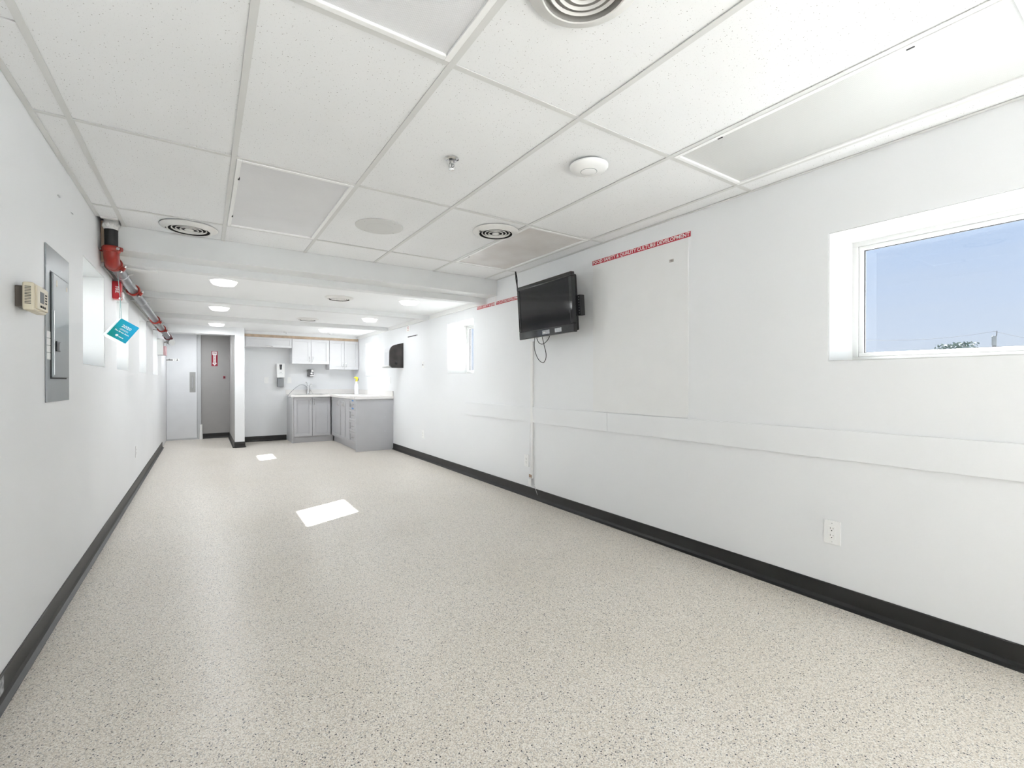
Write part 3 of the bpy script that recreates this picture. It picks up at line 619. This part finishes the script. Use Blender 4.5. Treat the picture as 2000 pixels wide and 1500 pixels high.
banner(4.835, 3.888, 2.038, .036, 'red banner lettered in white partly hidden behind the television')

# television
tv = thing('television', (2.5, 3.247, 1.56), 'black flat screen television tilted down on a wall arm', 'television')
ya, ti, ro = .022, .054, .019
R0 = Vector((math.sin(ya), -math.cos(ya), 0)); N0 = Vector((-math.cos(ya), -math.sin(ya), 0)); U0 = Vector((0,0,1))
U1 = U0*math.cos(ti) + N0*math.sin(ti); TR = R0*math.cos(ro) + U1*math.sin(ro); TU = U1*math.cos(ro) - R0*math.sin(ro); TN = TR.cross(TU)
if TN.x > 0: TN = -TN
TC = Vector((2.5, 3.247, 1.81)); TW, TH = .761, .497
M_gloss = mat('gloss_black', (.006, .006, .007), .08, var=.05, coat=.5)
M_screen = mat('tv_screen', (.008, .008, .010), .10, var=.02)
bz = MB()
for (cx, cy, w_, h_) in ((0, TH/2-.0185, TW, .037), (0, -TH/2+.036, TW, .072), (-TW/2+.0185, .0175, .037, TH-.109), (TW/2-.0185, .0175, .037, TH-.109)): bz.obox(TC+TR*cx+TU*cy-TN*.02, TR, TU, TN, w_, h_, .04)
bz.build('bezel', M_gloss, tv, bevel=.007, seg=3)
MB().obox(TC+TU*.0175-TN*.008, TR, TU, TN, TW-.07, TH-.105, .006).build('screen', M_screen, tv)
MB().obox(TC-TN*.058, TR, TU, TN, TW*.96, TH*.94, .045).build('back_shell', M_black, tv, bevel=.015)
MB().obox(TC-TN*.095+TU*-.02, TR, TU, TN, TW*.6, TH*.6, .04).build('rear_bulge', M_black, tv, bevel=.015)
sp = MB().obox(TC+TR*(TW/2+.004)-TN*.085-TU*.03, TR, TU, TN, .05, .17, .05).build('side_module', M_black, tv, bevel=.006)
for k in range(7): MB().lathe(TC+TR*(TW/2+.012)-TN*.0595-TU*(.03-.066+k*.022), TN, [(.004, 0), (.003, .001), (0, .0012)], 8).build('button', M_frame, sp)
for cx, wd in ((.02, .10), (.185, .085)): MB().obox(TC+TR*cx-TU*(TH/2-.036)+TN*.0004, TR, TU, TN, wd, .034, .001).build('sticker', mat('silver_sticker', (.42, .43, .46), .3, var=.2, scale=40), tv)
MB().obox(TC+TR*-.002-TU*(TH/2-.034)+TN*.0012, TR, TU, TN, .034, .006, .0006).build('print_line', M_wprint, tv)
wm = B('wall_mount', M_black, tv, [(XR-.02, XR-.0005, 3.12, 3.36, 1.72, 1.92)], bevel=.003)
b = MB(); b.tube([(XR-.02, 3.24, 1.82), (XR-.07, 3.30, 1.82), (TC.x+.10, 3.25, 1.82)], .02, 10); b.build('arm', M_black, tv, smooth=True)
def catm(pts, n=10):
    pts = [Vector(p) for p in pts]; P = [pts[0]*2-pts[1]] + pts + [pts[-1]*2-pts[-2]]; out_ = []
    for i in range(1, len(P)-2):
        for k in range(n):
            t_ = k/n; a, b_, c, d = P[i-1:i+3]
            out_.append(.5*((2*b_)+(c-a)*t_+(2*a-5*b_+4*c-d)*t_*t_+(3*b_-a-3*c+d)*t_**3))
    out_.append(pts[-1]); return out_
cx = 2.60
M_cable = mat('black_cable', (.012, .012, .012), .5)
for k, pts in enumerate(([(cx, 3.50, 1.60), (cx, 3.515, 1.49), (cx, 3.46, 1.38), (cx, 3.375, 1.335), (cx+.01, 3.345, 1.40), (cx+.01, 3.385, 1.52), (cx, 3.40, 1.60)],
                         [(cx-.02, 3.465, 1.60), (cx-.02, 3.42, 1.525), (cx-.02, 3.355, 1.505), (cx-.02, 3.28, 1.54), (cx-.02, 3.235, 1.605)])):
    b = MB(); b.tube(catm(pts), .0032, 8)
    tag(b.build('cable_loop', M_cable, smooth=True), ['long black cable loop hanging lowest under the television', 'short black cable loop hanging under the television'][k], 'cable', 'black cables under the television')
o = thing('ceiling_cable', (2.66, 3.92, CZ), 'twisted black cable coming down from the ceiling to the television', 'cable')
MB().tube(catm([(2.66, 3.92, CZ-.002), (2.655, 3.90, 2.20), (2.64, 3.86, 2.13), (2.61, 3.80, 2.05), (2.58, 3.66, 1.98)]), .006, 8).build('power_strand', M_cable, o, smooth=True)
MB().tube(catm([(2.668, 3.925, CZ-.002), (2.66, 3.89, 2.21), (2.65, 3.868, 2.12), (2.62, 3.79, 2.03), (2.585, 3.65, 1.96)]), .004, 8).build('signal_strand', M_cable, o, smooth=True)

# cable raceway with plug and tag
o = thing('cable_raceway', (XR, 3.707, .17), 'slim white vertical cable raceway below the television', 'cable raceway')
B('channel', M_white, o, [(XR-.019, XR, 3.692, 3.722, .20, 1.56)], bevel=.003)
b = MB(); b.tube(catm([(XR-.012, 3.735, .75), (XR-.012, 3.742, .5), (XR-.014, 3.728, .25), (XR-.02, 3.72, .16)]), .004, 8); b.build('loose_wire', M_plast, o, smooth=True)
B('plug', M_plast, o, [(XR-.035, XR-.014, 3.695, 3.745, .125, .20)], bevel=.006)
B('brown_tape', mat('brown_tape', (.42, .30, .22), .6), o, [(XR-.02, XR-.013, 3.70, 3.75, .205, .235)], bevel=.002)
o = thing('paper_tag', (XR-.035, 3.60, .09), 'crumpled white paper tag hanging from the cable end over the baseboard', 'tag')
b = MB(); 
pt = [(XR-.016, 3.700, .205), (XR-.030, 3.665, .185), (XR-.040, 3.62, .130), (XR-.045, 3.585, .085)]
tp = [Vector(p) for p in pt]; wv = Vector((0, -.016, -.022))
vv = [(b.bm.verts.new(p+wv*(-.6)), b.bm.verts.new(p+wv*(.9 if i else .3))) for i, p in enumerate(tp)]
for (a, c), (d, e_) in zip(vv, vv[1:]): b.bm.faces.new((a, c, e_, d))
tg = b.build('tag', M_paper, o); md = tg.modifiers.new('thick', 'SOLIDIFY'); md.thickness = .0012
for k in range(3):
    p = tp[1].lerp(tp[3], .3+.25*k) + Vector((-.0025, -.004, 0)); MB().obox(p, (0,-.62,-.78), (0,-.78,.62), (-1,0,0), .014, .0025, .0008).build('print_line', mat('grey_print', (.35, .35, .36), .6), o)

# torn paint spot and tiny wall details
tag(B('torn_patch', mat('bare_plaster', (.40, .36, .33), .8, var=.4, scale=120), None, [(XR-.0062, XR-.005, 2.050, 2.085, 1.995, 2.014)]), 'small torn paint spot on the white panel below the red banner', 'paint chip')
o = thing('wall_notice', (XR, 7.09, 2.03), 'tiny white notice with red marks high on the right wall above the towel dispenser', 'notice')
B('sheet', M_paper, o, [(XR-.002, XR, 6.99, 7.17, 1.965, 2.055)])
for k in range(3): B('mark', M_signred, o, [(XR-.003, XR-.002, 7.055, 7.10, 1.985+k*.024, 1.994+k*.024)])
o = thing('wall_bracket', (XR, 6.88, 1.86), 'thin dark slot bracket on the right wall near the towel dispenser', 'bracket')
B('rail', M_print, o, [(XR-.012, XR, 6.70, 7.07, 1.872, 1.884)], bevel=.002)
B('end_clip', M_frame, o, [(XR-.016, XR, 6.685, 6.70, 1.868, 1.89)], bevel=.002)

# paper towel dispenser
o = thing('towel_dispenser', (XR, 7.42, 1.39), 'black and white paper towel dispenser on the right wall before the kitchen', 'towel dispenser')
def prof(y):
    p = [(XR, 1.39), (XR, 1.80), (XR-.10, 1.775)]
    for k in range(7):
        a = k/6*math.pi/2; p.append((XR-.10-.13*math.sin(a), 1.645+.125*math.cos(a)))
    p += [(XR-.232, 1.43), (XR-.19, 1.39)]
    return [(x, y, z) for x, z in p]
MB().prism(prof(7.29), (0, .035, 0)).build('side_panel', mat('smoked_plastic', (.035, .030, .028), .25, var=.3, scale=8), o)
MB().prism(prof(7.325), (0, .235, 0)).build('cover', mat('dispenser_white', (.66, .67, .69), .35), o, bevel=.004)
B('tray', mat('grey_tray_plastic', (.48, .48, .47), .35), o, [(XR-.27, XR-.20, 7.33, 7.55, 1.392, 1.412)], bevel=.004)
B('paper_edge', M_paper, o, [(XR-.262, XR-.215, 7.34, 7.54, 1.413, 1.428)], bevel=.002)
MB().lathe((XR-.125, 7.29, 1.465), (0,-1,0), [(.022, 0), (.024, .012), (.018, .016), (0, .017)], 20).build('knob', M_black, o, smooth=True)

# ------------------------------------------------------------------ hall door and signs
o = thing('door_1', (-.36, YH, 0), 'pale hall door with a steel pull handle', 'door', kind='structure')
B('frame', M_frame, o, [(-.108, -.045, YH-.05, YH, 0, 2.19), (XL+.001, -.108, YH-.05, YH, 2.125, 2.19)], bevel=.003)
lf = B('leaf', M_door, o, [(XL+.003, -.113, YH-.045, YH-.005, .03, 2.12)], bevel=.002)
pl = B('pull_plate', mat('satin_plate', (.42, .42, .41), .55, metal=.3, var=.05), lf, [(-.234, -.135, YH-.047, YH-.045, .952, 1.357)])
b = MB(); b.tube(catm([(-.187, YH-.046, 1.275), (-.187, YH-.085, 1.268), (-.187, YH-.09, 1.24), (-.187, YH-.09, 1.08), (-.187, YH-.085, 1.045), (-.187, YH-.046, 1.04)], 6), .0085, 10); b.build('pull_handle', M_chrome, lf, smooth=True)
B('kick_threshold', M_frame, o, [(XL+.003, -.10, YH-.055, YH-.047, .0, .03)])
tag(MB().lathe((-.045, YH-.10, .0), (0,0,1), [(.028, 0), (.028, .12), (.024, .16), (.024, .30), (0, .302)], 16).build('pipe_stub', M_plast, smooth=True), 'short white pipe stub standing at the foot of the hall door frame', 'pipe')
o = thing('door_sign', (-.53, YH-.046, 1.60), 'small white room sign on the pale hall door', 'sign')
B('plate', M_paper, o, [(-.638, -.40, YH-.047, YH-.0455, 1.575, 1.622)])
text('lettering', 'Ladies', .05, (-.632, YH-.0475, 1.598), (1,0,0), (0,0,1), M_print, o, align='LEFT', bold=.0014)
B('divider', M_frame, o, [(-.475, -.470, YH-.0478, YH-.047, 1.577, 1.620)])
MB().lathe((-.435, YH-.047, 1.612), (0,-1,0), [(.007, 0), (.007, .0008), (0, .0008)], 12).build('pictogram_head', M_print, o)
MB().prism([(-.435, YH-.047, 1.606), (-.452, YH-.047, 1.584), (-.418, YH-.047, 1.584)], (0, -.0008, 0)).build('pictogram_body', M_print, o)

o = thing('fire_sign', (.19, YH, 1.64), 'red and white down arrow fire extinguisher sign on the grey hall wall', 'sign')
yF = YH
B('plate', M_firered, o, [(.136, .244, yF-.003, yF, 1.49, 1.797)])
MB().prism([(x, yF-.003, z) for x, z in ((.150, 1.788), (.230, 1.788), (.230, 1.725), (.212, 1.71), (.212, 1.555), (.232, 1.555), (.190, 1.497), (.148, 1.555), (.168, 1.555), (.168, 1.71), (.150, 1.725))], (0, -.0008, 0)).build('arrow', M_wprint, o)
text('lettering_top', 'FIRE', .034, (.190, yF-.0045, 1.757), (1,0,0), (0,0,1), M_firered, o, bold=.0009)
for k, ch in enumerate('EXTINGUISHER'): text('letter', ch, .0155, (.190, yF-.0045, 1.712-k*.0155), (1,0,0), (0,0,1), M_firered, o, bold=.0005, xscale=1.7)
o = thing('alarm_button', (.36, YH, 1.257), 'tiny dark red button on the grey hall wall', 'button')
B('plate', M_firered, o, [(.340, .380, YH-.008, YH, 1.232, 1.282)], bevel=.003)
MB().lathe((.36, YH-.008, 1.257), (0,-1,0), [(.012, 0), (.011, .006), (0, .007)], 14).build('push_cap', M_print, o, smooth=True)

# ------------------------------------------------------------------ kitchen
def shaker(name, c, R, N, w, h, m, parent, rail=.055, t_=.018):
    """five-piece door: raised frame with a recessed panel; c = centre on the carcass face"""
    c = Vector(c); R = Vector(R); N = Vector(N); U = Vector((0,0,1)); q = c+N*t_/2
    b = MB()
    b.obox(q+U*(h/2-rail/2), R, U, N, w, rail, t_); b.obox(q-U*(h/2-rail/2), R, U, N, w, rail, t_)
    b.obox(q-R*(w/2-rail/2), R, U, N, rail, h-2*rail, t_); b.obox(q+R*(w/2-rail/2), R, U, N, rail, h-2*rail, t_)
    d = b.build(name, m, parent, bevel=.004)
    MB().obox(c+N*.0005, R, U, N, w-2*rail+.004, h-2*rail+.004, .008).build('panel', m, d)
    return d
def pull(c, N, up, parent, ln=.10):
    c = Vector(c); N = Vector(N); V = Vector(up)
    b = MB(); b.tube(catm([c-V*ln/2, c-V*ln*.42+N*.022, c+N*.030, c+V*ln*.42+N*.022, c+V*ln/2], 6), .005, 8, rs=None); return b.build('handle', M_chrome, parent, smooth=True)
Fy = (0,-1,0); Rx = (1,0,0); Fx = (-1,0,0); Ry = (0,-1,0)
# sink base
o = thing('base_cabinet', (1.75, 9.9, 0), 'grey sink base cabinet with two doors', 'cabinet', 'grey base cabinets')
B('carcass', M_cab, o, [(1.392, 1.412, 9.55, YK-.003, 0, .872), (1.412, 2.085, 9.572, YK-.003, .12, .74), (1.412, 2.085, 9.572, 9.60, .74, .872)])
B('toe_kick', M_cab, o, [(1.412, 2.14, 9.60, 9.615, 0, .12)])
for a, c_, s in ((1.418, 1.742, 1), (1.748, 2.075, -1)):
    d = shaker('door', ((a+c_)/2, 9.572, .492), Rx, Fy, c_-a, .745, M_cab, o)
    pull(((c_-.03) if s > 0 else (a+.03), 9.554, .775), Fy, (0,0,1), d)
# corner and double-door units along the right wall
def side_base(y0, y1, doors, label, hinges):
    o = thing('base_cabinet', (2.42, (y0+y1)/2, 0), label, 'cabinet', 'grey base cabinets')
    B('carcass', M_cab, o, [(2.118, XR-.003, y0+.001, y1-.001, .12, .872)])
    B('toe_kick', M_cab, o, [(2.15, 2.165, y0+.001, y1-.001, 0, .12)])
    k = (y1-y0)/doors
    for i in range(doors):
        a = y0+i*k; d = shaker('door', (2.118, a+k/2, .492), Ry, Fx, k-.006, .745, M_cab, o, rail=.05)
        yy = a+.035 if hinges[i] == 'n' else a+k-.035
        pull((2.10, yy, .775), Fx, (0,0,1), d)
    return o
side_base(8.93, 9.57, 1, 'grey single-door corner base cabinet beside the sink cabinet', 'n')
side_base(8.245, 8.93, 2, 'grey two-door base cabinet between the corner and the drawers', 'fn')
o = thing('drawer_cabinet', (2.42, 8.0, 0), 'grey base cabinet with four drawers and a plain end panel', 'cabinet', 'grey base cabinets')
B('carcass', M_cab, o, [(2.118, XR-.003, 7.800, 8.243, .12, .872)])
B('end_panel', M_cab, o, [(2.092, XR-.003, 7.775, 7.798, 0, .872)], bevel=.001)
B('toe_kick', M_cab, o, [(2.15, 2.165, 7.80, 8.243, 0, .12)])
zz = [.118, .312, .503, .689, .866]
for k in range(4):
    z0, z1 = zz[k]+.003, zz[k+1]-.003
    d = shaker('drawer', (2.118, 8.02, (z0+z1)/2), Ry, Fx, .432, z1-z0, M_cab, o, rail=.038)
    pull((2.113, 8.02, (z0+z1)/2), Fx, (0,1,0), d, .09)
    if k == 3:
        for z_ in (z0+.018, z1-.02): B('tape', M_blue, d, [(2.0985, 2.0995, 7.95, 8.06, z_-.011, z_+.011)])
for z_ in (.32, .56): MB().lathe((2.58, 7.775, z_), (0,-1,0), [(.008, 0), (.007, .0015), (0, .002)], 10).build('screw_cap', M_frame, o)
# worktop
o = thing('worktop', (2.0, 9.2, .875), 'white L-shaped laminate worktop with upstands', 'worktop')
z0, z1 = .876, .914
SX0, SX1, SY0, SY1 = 1.50, 2.02, 9.66, 10.12
B('slab', M_count, o, [(1.372, SX0, 9.515, YK-.002, z0, z1), (SX1, XR-.002, 9.515, YK-.002, z0, z1), (SX0, SX1, 9.515, SY0, z0, z1), (SX0, SX1, SY1, YK-.002, z0, z1), (2.068, XR-.002, 7.758, 9.515, z0, z1)])
B('front_edge', M_count, o, [(1.366, 2.066, 9.508, 9.515, z0-.004, z1+.003), (2.061, 2.068, 7.752, 9.515, z0-.004, z1+.003), (2.061, XR-.002, 7.752, 7.758, z0-.004, z1+.003)], bevel=.002)
B('upstand', M_count, o, [(1.372, XR-.002, YK-.02, YK-.002, z1, 1.005)], bevel=.003)
B('upstand', M_count, o, [(XR-.02, XR-.002, 7.765, YK-.021, z1, 1.005)], bevel=.003)
# sink and tap
o = thing('sink', (1.76, 9.9, .8), 'steel kitchen sink set into the white worktop', 'sink')
B('rim', M_steel, o, [(SX0-.015, SX1+.015, SY0-.015, SY0+.012, z1, z1+.004), (SX0-.015, SX1+.015, SY1-.012, SY1+.015, z1, z1+.004), (SX0-.015, SX0+.012, SY0+.012, SY1-.012, z1, z1+.004), (SX1-.012, SX1+.015, SY0+.012, SY1-.012, z1, z1+.004)])
B('basin', M_steel, o, [(SX0+.004, SX1-.004, SY0+.004, SY1-.004, .75, .755), (SX0+.004, SX0+.008, SY0+.004, SY1-.004, .755, z1), (SX1-.008, SX1-.004, SY0+.004, SY1-.004, .755, z1), (SX0+.008, SX1-.008, SY0+.004, SY0+.008, .755, z1), (SX0+.008, SX1-.008, SY1-.008, SY1-.004, .755, z1)])
fx, fy = 1.775, 10.165
o = thing('tap', (fx, fy, z1), 'chrome kitchen tap with two curved levers and a long thin hose', 'tap')
MB().lathe((fx, fy, z1), (0,0,1), [(.034, 0), (.034, .008), (.024, .016), (.022, .10), (.026, .13), (.024, .16), (.012, .175), (0, .177)], 20).build('body', M_chrome, o, smooth=True)
b = MB(); b.tube(catm([(fx-.012, fy-.01, z1+.15), (fx-.02, fy-.02, z1+.20), (fx-.035, fy-.03, z1+.235), (fx-.055, fy-.03, z1+.24)], 6), .008, 8); b.build('lever', M_chrome, o, smooth=True)
b = MB(); b.tube(catm([(fx+.012, fy-.01, z1+.14), (fx+.03, fy-.03, z1+.19), (fx+.055, fy-.04, z1+.20), (fx+.07, fy-.04, z1+.185), (fx+.05, fy-.04, z1+.15)], 6), .007, 8); b.build('spout', M_chrome, o, smooth=True)
b = MB(); b.tube(catm([(fx-.02, fy-.03, z1+.14), (fx-.09, fy-.08, z1+.185), (fx-.17, fy-.16, z1+.19), (fx-.27, fy-.30, z1+.14), (fx-.38, fy-.45, z1+.055), (fx-.455, fy-.56, z1-.02), (fx-.462, fy-.60, z1-.035), (fx-.40, fy-.60, z1-.04)], 8), .0045, 8); b.build('hose', mat('grey_hose', (.30, .31, .33), .35, metal=.4), o, smooth=True)
b = MB(); b.tube([(fx+.03, fy-.03, z1+.09), (fx+.085, fy-.05, z1+.006)], .003, 6); b.build('chain', M_steel, o)
# spray bottle
sx_, sy_ = 2.53, 9.36
o = thing('spray_bottle', (sx_, sy_, z1), 'white spray bottle with a yellow trigger head on the worktop corner', 'bottle')
MB().lathe((sx_, sy_, z1), (0,0,1), [(0, 0), (.038, 0), (.041, .006), (.041, .15), (.036, .19), (.022, .225), (.016, .24), (.016, .262)], 24).build('body', mat('milky_plastic', (.84, .84, .86), .35, var=.02), o, smooth=True)
MB().lathe((sx_, sy_, z1), (0,0,1), [(.0165, .262), (.02, .258), (.02, .285), (.012, .29), (0, .29)], 20).build('collar', M_yellow, o, smooth=True)
hd = MB(); hd.prism([(sx_-.045, sy_-.014, z1+.318), (sx_-.045, sy_-.014, z1+.345), (sx_-.01, sy_-.014, z1+.355), (sx_+.03, sy_-.014, z1+.34), (sx_+.025, sy_-.014, z1+.29), (sx_-.012, sy_-.014, z1+.288), (sx_-.012, sy_-.014, z1+.315)], (0, .028, 0)); hd = hd.build('spray_head', M_yellow, o, bevel=.004)
b = MB(); b.tube([(sx_+.028, sy_, z1+.325), (sx_+.036, sy_, z1+.30), (sx_+.026, sy_, z1+.27)], .006, 8); b.build('trigger', M_print, hd, smooth=True)
# wall cabinets
o = thing('wall_cabinet', (1.03, 10.09, 1.822), 'shallow white flap-door wall cabinet over the empty fridge space', 'cabinet', 'white kitchen wall cabinets')
B('carcass', M_cabw, o, [(.608, 1.438, 9.93, YK-.003, 1.824, 2.012)])
d = shaker('door', (1.045, 9.93, 1.918), Rx, Fy, .775, .182, M_cabw, o, rail=.038); pull((1.045, 9.913, 1.843), Fy, (1,0,0), d, .12)
def uppers(x0, x1, zb, label):
    o = thing('wall_cabinet', ((x0+x1)/2, 10.09, zb), label, 'cabinet', 'white kitchen wall cabinets')
    B('carcass', M_cabw, o, [(x0+.001, x1-.001, 9.93, YK-.003, zb, 2.012)])
    mid = (x0+x1)/2
    for a, c_, s in ((x0+.003, mid-.002, 1), (mid+.002, x1-.003, -1)):
        d = shaker('door', ((a+c_)/2, 9.93, (zb+2.012)/2), Rx, Fy, c_-a, 2.012-zb-.004, M_cabw, o)
        pull((c_-.028 if s > 0 else a+.028, 9.913, zb+.095), Fy, (0,0,1), d)
uppers(1.440, 2.136, 1.520, 'white two-door wall cabinet above the sink')
uppers(2.138, 2.722, 1.418, 'longer white two-door wall cabinet in the kitchen corner')
tag(B('filler_board', M_wood, None, [(.608, XR-.004, 9.945, 9.965, 2.014, 2.064)]), 'raw wood filler board above the kitchen wall cabinets', 'board')
struct('trim_10', M_ceil, [(.606, XR-.021, 9.95, YK-.002, 2.066, CR)], 'white soffit strip between the kitchen wall cabinets and the low ceiling', 'soffit')
# dispensers
o = thing('sanitiser_dispenser', (1.268, YK, 1.06), 'white hand sanitiser dispenser with a grey drip tray on the kitchen wall', 'dispenser')
B('body', M_plast, o, [(1.200, 1.342, YK-.11, YK-.001, 1.245, 1.522)], bevel=.012, seg=3)
MB().prism([(x, YK-.110, z) for x, z in ((1.245, 1.505), (1.295, 1.505), (1.287, 1.405), (1.253, 1.405))], (0, -.004, 0)).build('window', mat('smoke_window', (.06, .06, .065), .2), o)
B('print_line', M_frame, o, [(1.232, 1.310, YK-.1108, YK-.1102, 1.318, 1.324)]); B('print_line', M_frame, o, [(1.250, 1.292, YK-.1108, YK-.1102, 1.345, 1.352)])
B('stem', M_frame, o, [(1.255, 1.290, YK-.05, YK-.001, 1.21, 1.245)])
B('drip_tray', mat('grey_tray', (.26, .27, .28), .4), o, [(1.212, 1.328, YK-.10, YK-.001, 1.066, 1.232)], bevel=.01)
o = thing('soap_dispenser', (1.825, YK, 1.26), 'small grey and chrome soap dispenser on the wall above the tap', 'dispenser')
B('body', mat('dark_grey_plastic', (.13, .13, .135), .35), o, [(1.768, 1.885, YK-.08, YK-.001, 1.272, 1.420)], bevel=.01)
MB().lathe((1.845, YK-.08, 1.335), (0,-1,0), [(.028, 0), (.03, .012), (.02, .022), (0, .024)], 20).build('push_button', M_chrome, o, smooth=True)
B('spout_plate', M_chrome, o, [(1.81, 1.88, YK-.095, YK-.08, 1.278, 1.30)], bevel=.004)
B('face_plate', M_steel, o, [(1.835, 1.878, YK-.0815, YK-.08, 1.36, 1.412)])

# ------------------------------------------------------------------ outdoors
def far(px, py, depth):
    a = (px-1000)/901.9; bb = (750-py)/901.9; d = 1-bb*PITCH; u = PITCH+bb
    c_, s_ = math.cos(YAW), math.sin(YAW)
    return Vector((a*c_+d*s_, -a*s_+d*c_, u))*depth + Vector((0,0,CAMZ))
NX = -13.0
nb = thing('sun_reflector_building', (NX-3, 2, -.55), 'long white building added across from the left windows to reflect sun in', 'building')  # unseen facade added to bounce sunlight through the left windows
M_nb = mat('white_cladding', (.74, .74, .73), .7, var=.03, scale=.4)
B('wall', M_nb, nb, [(NX-6, NX, -13, 17, -.55, 6.6)])
B('parapet', M_frame, nb, [(NX-6.1, NX+.1, -13.1, 17.1, 6.6, 6.95)])
for k in range(7):
    wn = B('window', M_frame, nb, [(NX, NX+.05, -11.2+k*4, -9.6+k*4, 1.2, 2.6)])
    B('pane', mat('dark_pane', (.05, .06, .07), .1), wn, [(NX+.05, NX+.06, -11.1+k*4, -9.7+k*4, 1.3, 2.5)])
M_leaf = mat('grey_green_leaves', (.075, .105, .09), .7, var=.3, scale=2)
M_bark = mat('weathered_wood', (.07, .07, .07), .85, var=.2, scale=8)
tp_ = far(1872, 668, 62)
tree = thing('tree', (tp_.x, tp_.y, -.55), 'round bushy tree outside the large window', 'tree')
b = MB(); b.tube([(tp_.x, tp_.y, -.55), (tp_.x+.1, tp_.y, 2.0), (tp_.x, tp_.y+.1, 4.4)], .25, 8, rs=[.32, .24, .1])
for k in range(6):
    a = k*1.05; b.tube([(tp_.x, tp_.y, 1.8+.2*k), (tp_.x+1.6*math.cos(a), tp_.y+1.6*math.sin(a), 3.3+.25*k)], .08, 6, rs=[.1, .04])
b.build('trunk', M_bark, tree)
b = MB(); rnd = random.Random(3); rv = Vector((math.cos(YAW), -math.sin(YAW), 0)); fv = Vector((math.sin(YAW), math.cos(YAW), 0))
for k in range(2600):
    u, v_ = rnd.gauss(0, 1), rnd.uniform(-math.pi, math.pi)
    lx = rnd.uniform(-2.9, 2.9); top = 6.4 - .36*(abs(lx+.3)**1.6) + .45*math.sin(lx*3.1) ; zc = rnd.uniform(2.3, max(2.6, top)); dp = rnd.uniform(-1.9, 1.9)
    p = Vector((tp_.x, tp_.y, 0)) + rv*lx + fv*dp + Vector((0,0,zc))
    n_ = Vector((rnd.gauss(0,1), rnd.gauss(0,1), rnd.gauss(0,1))).normalized(); t1 = n_.orthogonal().normalized(); t2 = n_.cross(t1); s_ = rnd.uniform(.12, .26)
    q = [b.bm.verts.new(p+t1*s_), b.bm.verts.new(p+t2*s_*.6), b.bm.verts.new(p-t1*s_), b.bm.verts.new(p-t2*s_*.6)]; b.bm.faces.new(q)
b2 = b.bm; me = bpy.data.meshes.new('foliage')
for v in b2.verts: v.co -= tree.location
b2.to_mesh(me); b2.free(); me.materials.append(M_leaf); fo = bpy.data.objects.new('foliage', me); C.objects.link(fo); fo.parent = tree; fo['kind'] = 'stuff'
pt_ = far(1942, 655, 58)
o = thing('utility_pole', (pt_.x, pt_.y, -.55), 'grey utility pole with a transformer outside the large window', 'utility pole')
MB().tube([(pt_.x, pt_.y, -.55), (pt_.x, pt_.y, pt_.z-.2)], .2, 12, rs=[.24, .18]).build('pole', M_bark, o, smooth=True)
MB().lathe((pt_.x-.05, pt_.y-.0, pt_.z-1.3), (0,0,1), [(0,0), (.20, 0), (.23, .1), (.23, 1.15), (.15, 1.25), (0, 1.27)], 16).build('transformer', mat('transformer_grey', (.10, .11, .115), .5), o, smooth=True)
B('crossarm', M_bark, o, [(pt_.x-.12, pt_.x+.12, pt_.y-.9, pt_.y+.9, pt_.z-1.75, pt_.z-1.6)])
b = MB(); b.tube([(pt_.x+.15, pt_.y-.15, pt_.z-.3), (pt_.x+.2, pt_.y-.2, pt_.z+.55)], .05, 6); b.build('mast', M_bark, o)
wv_ = rv
for k, (dz, sag) in enumerate(((.5, 1.2), (-1.55, 1.0))):
    for s_ in (-1, 1):
        e0 = Vector((pt_.x, pt_.y, pt_.z+dz)); e1 = e0 + rv*s_*34 + fv*8*s_ + Vector((0,0,-.6))
        pts = [e0.lerp(e1, t_/10) - Vector((0,0,sag*4*(t_/10)*(1-t_/10))) for t_ in range(11)]
        bb = MB(); bb.tube(pts, .02, 5); bb.build('wire', M_bark, o)
